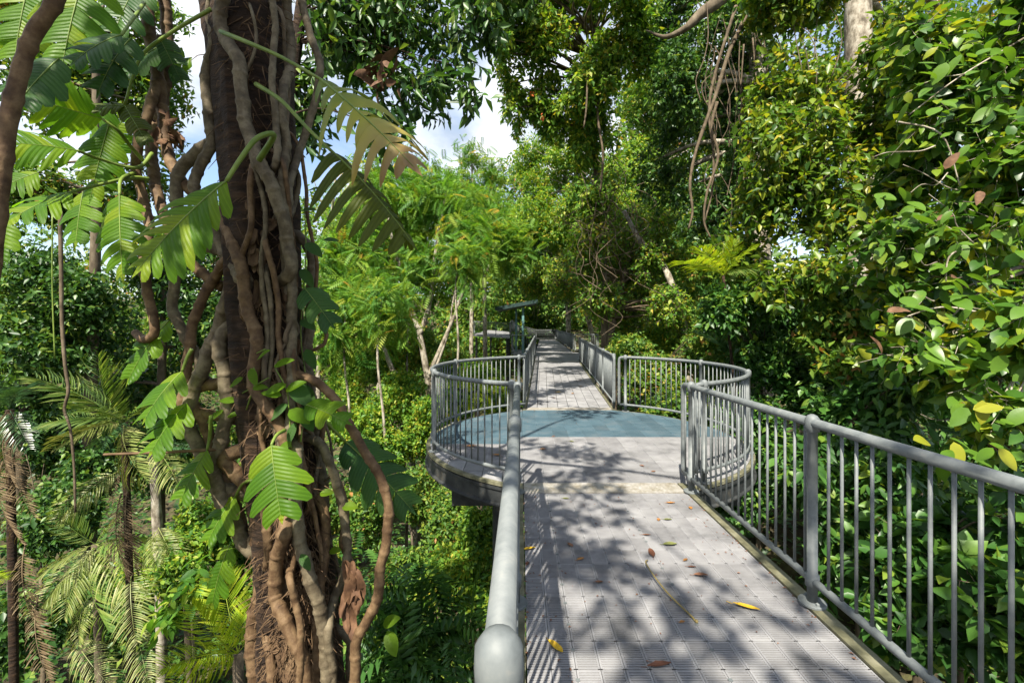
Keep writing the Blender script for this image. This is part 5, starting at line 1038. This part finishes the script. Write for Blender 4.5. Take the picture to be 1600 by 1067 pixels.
for i in range(16):
    a = (RR.uniform(1360, 1560), RR.uniform(60, 680)); Y_ = RR.uniform(4.0, 4.9); l_ = RR.uniform(40, 110); an = RR.uniform(-.9, .9)
    P_ = [at(a[0], a[1], Y_)] + [at(a[0] + l_ * k * math.cos(an) + RR.gauss(0, 6), a[1] - l_ * k * math.sin(an) + RR.gauss(0, 6), Y_ + .1 * k) for k in (.35, .7, 1.)]
    tube_part('branch', P_, [.003, .007], 'bark_pale', bt, 5, 4)
DLf = simple_leaf('leaf', .24, .3, .4, 'dead_leaf')
for i in range(9): oval(bt, DLf, (RR.uniform(1360, 1590), RR.uniform(60, 700), RR.uniform(3.9, 4.6)), RR.uniform(22, 36), RR.uniform(0, 360))
# ------------------------------------------------------------------ litter on the deck
def fallen(label, px, py, px_len, ang, mat, curl=.25, w=.3):
    p = deck_at(px, py); ln = px_len * p.y / F
    xs = np.linspace(0, 1, 8); V = []; Fc = []
    for i, x in enumerate(xs):
        ww = w * math.sin(math.pi * (.06 + .88 * x)) * RR.uniform(.85, 1.1)
        for s in (-1, -.4, .4, 1): V.append(((x - .5) * ln, s * ww * ln * .5, ln * (.025 + curl * .5 * (abs(s) * ww) + curl * .35 * (x - .5) ** 2 + RR.uniform(0, .015))))
    for i in range(7):
        for k in range(3): Fc.append((i * 4 + k, i * 4 + k + 1, i * 4 + k + 5, i * 4 + k + 4)[::-1])
    mb = MB().add(V, Fc); mb.tube([Vector((-.5 * ln, 0, .03 * ln)), Vector((-.75 * ln, .03 * ln, .05 * ln))], .008 * ln + .0008, 4)
    o = mb.build('fallen_leaf', M[mat], None, True); o.location = p + Vector((0, 0, .003)); o.rotation_euler = (-math.atan(.025) if p.y < YN else 0, 0, math.radians(ang)); tag(o, label, 'leaf', 'fallen leaves on the deck')
for a in [('large curled yellow leaf lying nearest the camera on the deck', 868, 1012, 34, -55, 'fall_yellow', .5, .4), ('long dark red-brown leaf lying near the bottom of the deck', 1030, 1041, 40, 10, 'fall_red', .5, .3),
          ('narrow yellow leaf on the deck toward the near railing post', 1166, 950, 38, -28, 'fall_yellow', .5, .3), ('yellow leaf caught at the deck edge by the end-on railing', 826, 858, 22, 20, 'fall_yellow', .3, .35),
          ('brown leaf a little to the side of the yellow leaf at the deck edge', 891, 852, 14, -60, 'fall_brown', .4, .5), ('orange leaf on the deck between the brown leaf and the long twig', 907, 874, 14, 30, 'fall_orange', .3, .5),
          ('dark red leaf lying at the upper end of the long twig', 1018, 865, 26, 85, 'fall_red', .4, .4), ('greenish brown leaf across the deck from the dark red leaf', 1047, 851, 22, 5, 'fall_green', .3, .5),
          ('small yellow-brown leaf below the greenish brown leaf', 1071, 875, 10, 40, 'fall_orange', .3, .6), ('curled dark brown leaf on the deck beside the long twig', 1095, 900, 22, -5, 'fall_brown', .6, .4),
          ('tiny orange leaf next to the lower end of the long twig', 1066, 972, 10, 20, 'fall_orange', .3, .6), ('small brown leaf in the middle of the near deck', 936, 910, 13, 0, 'fall_brown', .4, .5),
          ('thin reddish leaf between the two small leaves beside the twig', 1081, 886, 14, -5, 'fall_red', .3, .3), ('small red-brown leaf at the deck edge below the yellow one', 824, 881, 12, 80, 'fall_red', .3, .5),
          ('orange fleck stuck at the deck edge nearest the camera', 820, 965, 9, 10, 'fall_orange', .3, .6), ('small orange leaf in the upper middle of the near deck', 1029, 812, 9, 70, 'fall_orange', .3, .6),
          ('small olive leaf beside the orange leaf in the upper near deck', 1043, 812, 14, 0, 'fall_green', .3, .4), ('light brown leaf just beyond the platform joint plate', 1048, 786, 14, 5, 'fall_orange', .3, .4),
          ('orange leaf by the foot of the railing post at the joint plate', 1079, 794, 10, 80, 'fall_orange', .4, .6), ('pale green leaf lying on the joint plate', 1028, 765, 9, 30, 'fall_green', .2, .7),
          ('small dull green leaf at the start of the near deck', 884, 779, 11, -5, 'fall_green', .3, .4), ('thin brown leaf in the centre of the near deck joint row', 1010, 836, 14, 0, 'fall_brown', .3, .3),
          ('orange leaf on the platform inside the curved railing', 736, 698, 18, 0, 'fall_orange', .4, .4), ('rusty leaf on the platform close to the curved railing end', 776, 712, 14, -20, 'fall_orange', .5, .5),
          ('small orange leaf on the grey part of the platform', 848, 702, 10, 10, 'fall_orange', .3, .5), ('small yellowish leaf near the blue edge of the platform', 893, 690, 8, -30, 'fall_green', .3, .6),
          ('dark leaf scrap on the blue part of the platform', 865, 682, 7, 40, 'fall_brown', .4, .5), ('dark leaf scrap on the platform before the railing loop', 1021, 737, 8, 20, 'fall_brown', .4, .6),
          ('dark leaf scrap on the platform short of the other scrap', 1003, 728, 7, -40, 'fall_brown', .4, .6), ('small yellow leaf at the start of the far walkway', 873, 613, 8, 20, 'fall_yellow', .3, .6),
          ('small orange leaf on the far walkway toward its outer railing', 908, 604, 7, 10, 'fall_orange', .3, .6), ('small brown leaf on the far walkway in the sunlit part', 895, 615, 7, 60, 'fall_orange', .3, .6), ('tiny brown leaf in the sunlit middle of the far walkway', 866, 622, 6, 10, 'fall_brown', .3, .6), ('orange leaf farthest along the far walkway', 906, 595, 6, -10, 'fall_orange', .3, .6)]:
    fallen(*a)
# long bare twig
tw = [deck_at(*p) + Vector((0, 0, z)) for p, z in (((1012, 876), .006), ((1009, 885), .03), ((1020, 905), .035), ((1040, 930), .03), ((1062, 950), .02), ((1080, 965), .012), ((1086, 972), .01))]
o0 = tw[-1]; mb = MB().tube([p - o0 for p in spline(tw, 6)], [.004 + .002 * i / 36 for i in range(37)], 6)
mb.lathe([(.003, -.006), (.009, 0), (.010, .006), (.004, .014)], 8, (0.004, -.012, 0))
t_ = mb.build('twig', M['twig'], None, True); t_.location = o0; tag(t_, 'long thin curved bare twig with a swollen end lying on the deck', 'twig')
# red-brown bromeliad-like tufts hanging in the dark stems
def tuft(label, px, py, Y, r, n=26, mat='berry', long=False):
    c = at(px, py, Y); p = np.repeat(np.array([c]), n, 0) + R.normal(size=(n, 3)) * r * .35; xd = R.normal(size=(n, 3)); xd[:, 2] -= .8
    V, T = scatter(T6N, p, xd, R.normal(size=(n, 3)), R.uniform(.6, 1.2, n) * r); o = link(bpy.data.objects.new('leaf_tuft', mesh_tris('leaf_tuft', V - np.array(c), T, M[mat]))); o.location = c
    tag(o, label, 'leaf tuft')
tuft('dark red-brown withered leaf bunch between the hanging stems and trunk', 262, 205, 2.62, .10, 22, 'dead_leaf')
tuft('small orange-red leaf bunch in the drooping tree', 832, 145, 13.2, .09, 12); tuft('orange-red leaf bunch below the other in the drooping tree', 846, 184, 13.2, .09, 12)
tuft('brown dead leaf bunch hanging under the dark canopy before the sky', 600, 110, 6.3, .3, 22, 'dead_leaf')

def crumbs():
    mb = MB()
    for i in range(420):
        k = RR.random()
        if k < .5: y = RR.uniform(1.8, 4.5); x = .03 + 1.63 * (RR.betavariate(.35, .35)); z = ramp_z(y)
        elif k < .75: a = RR.uniform(0, 6.28); r = 2.2 * RR.random() ** .35; x, y, z = PC.x + r * math.cos(a), PC.y + r * math.sin(a), 0
        else: y = RR.uniform(9.3, 18); t = RR.betavariate(.4, .4); x = xl(y) + (xr(y) - xl(y)) * t; z = 0
        s_ = RR.uniform(.004, .013); a = RR.uniform(0, 6.28); c, q = math.cos(a) * s_, math.sin(a) * s_
        mb.add([(x - c, y - q, z + .004), (x + q * .5, y - c * .5, z + .005 + s_ * .4), (x + c, y + q, z + .004), (x - q * .5, y + c * .5, z + .005 + s_ * .3)], [(0, 1, 2), (0, 2, 3)])
    tag(mb.build('litter', M['fall_brown']), 'tiny brown leaf crumbs scattered over the decks', kind='stuff')
crumbs()
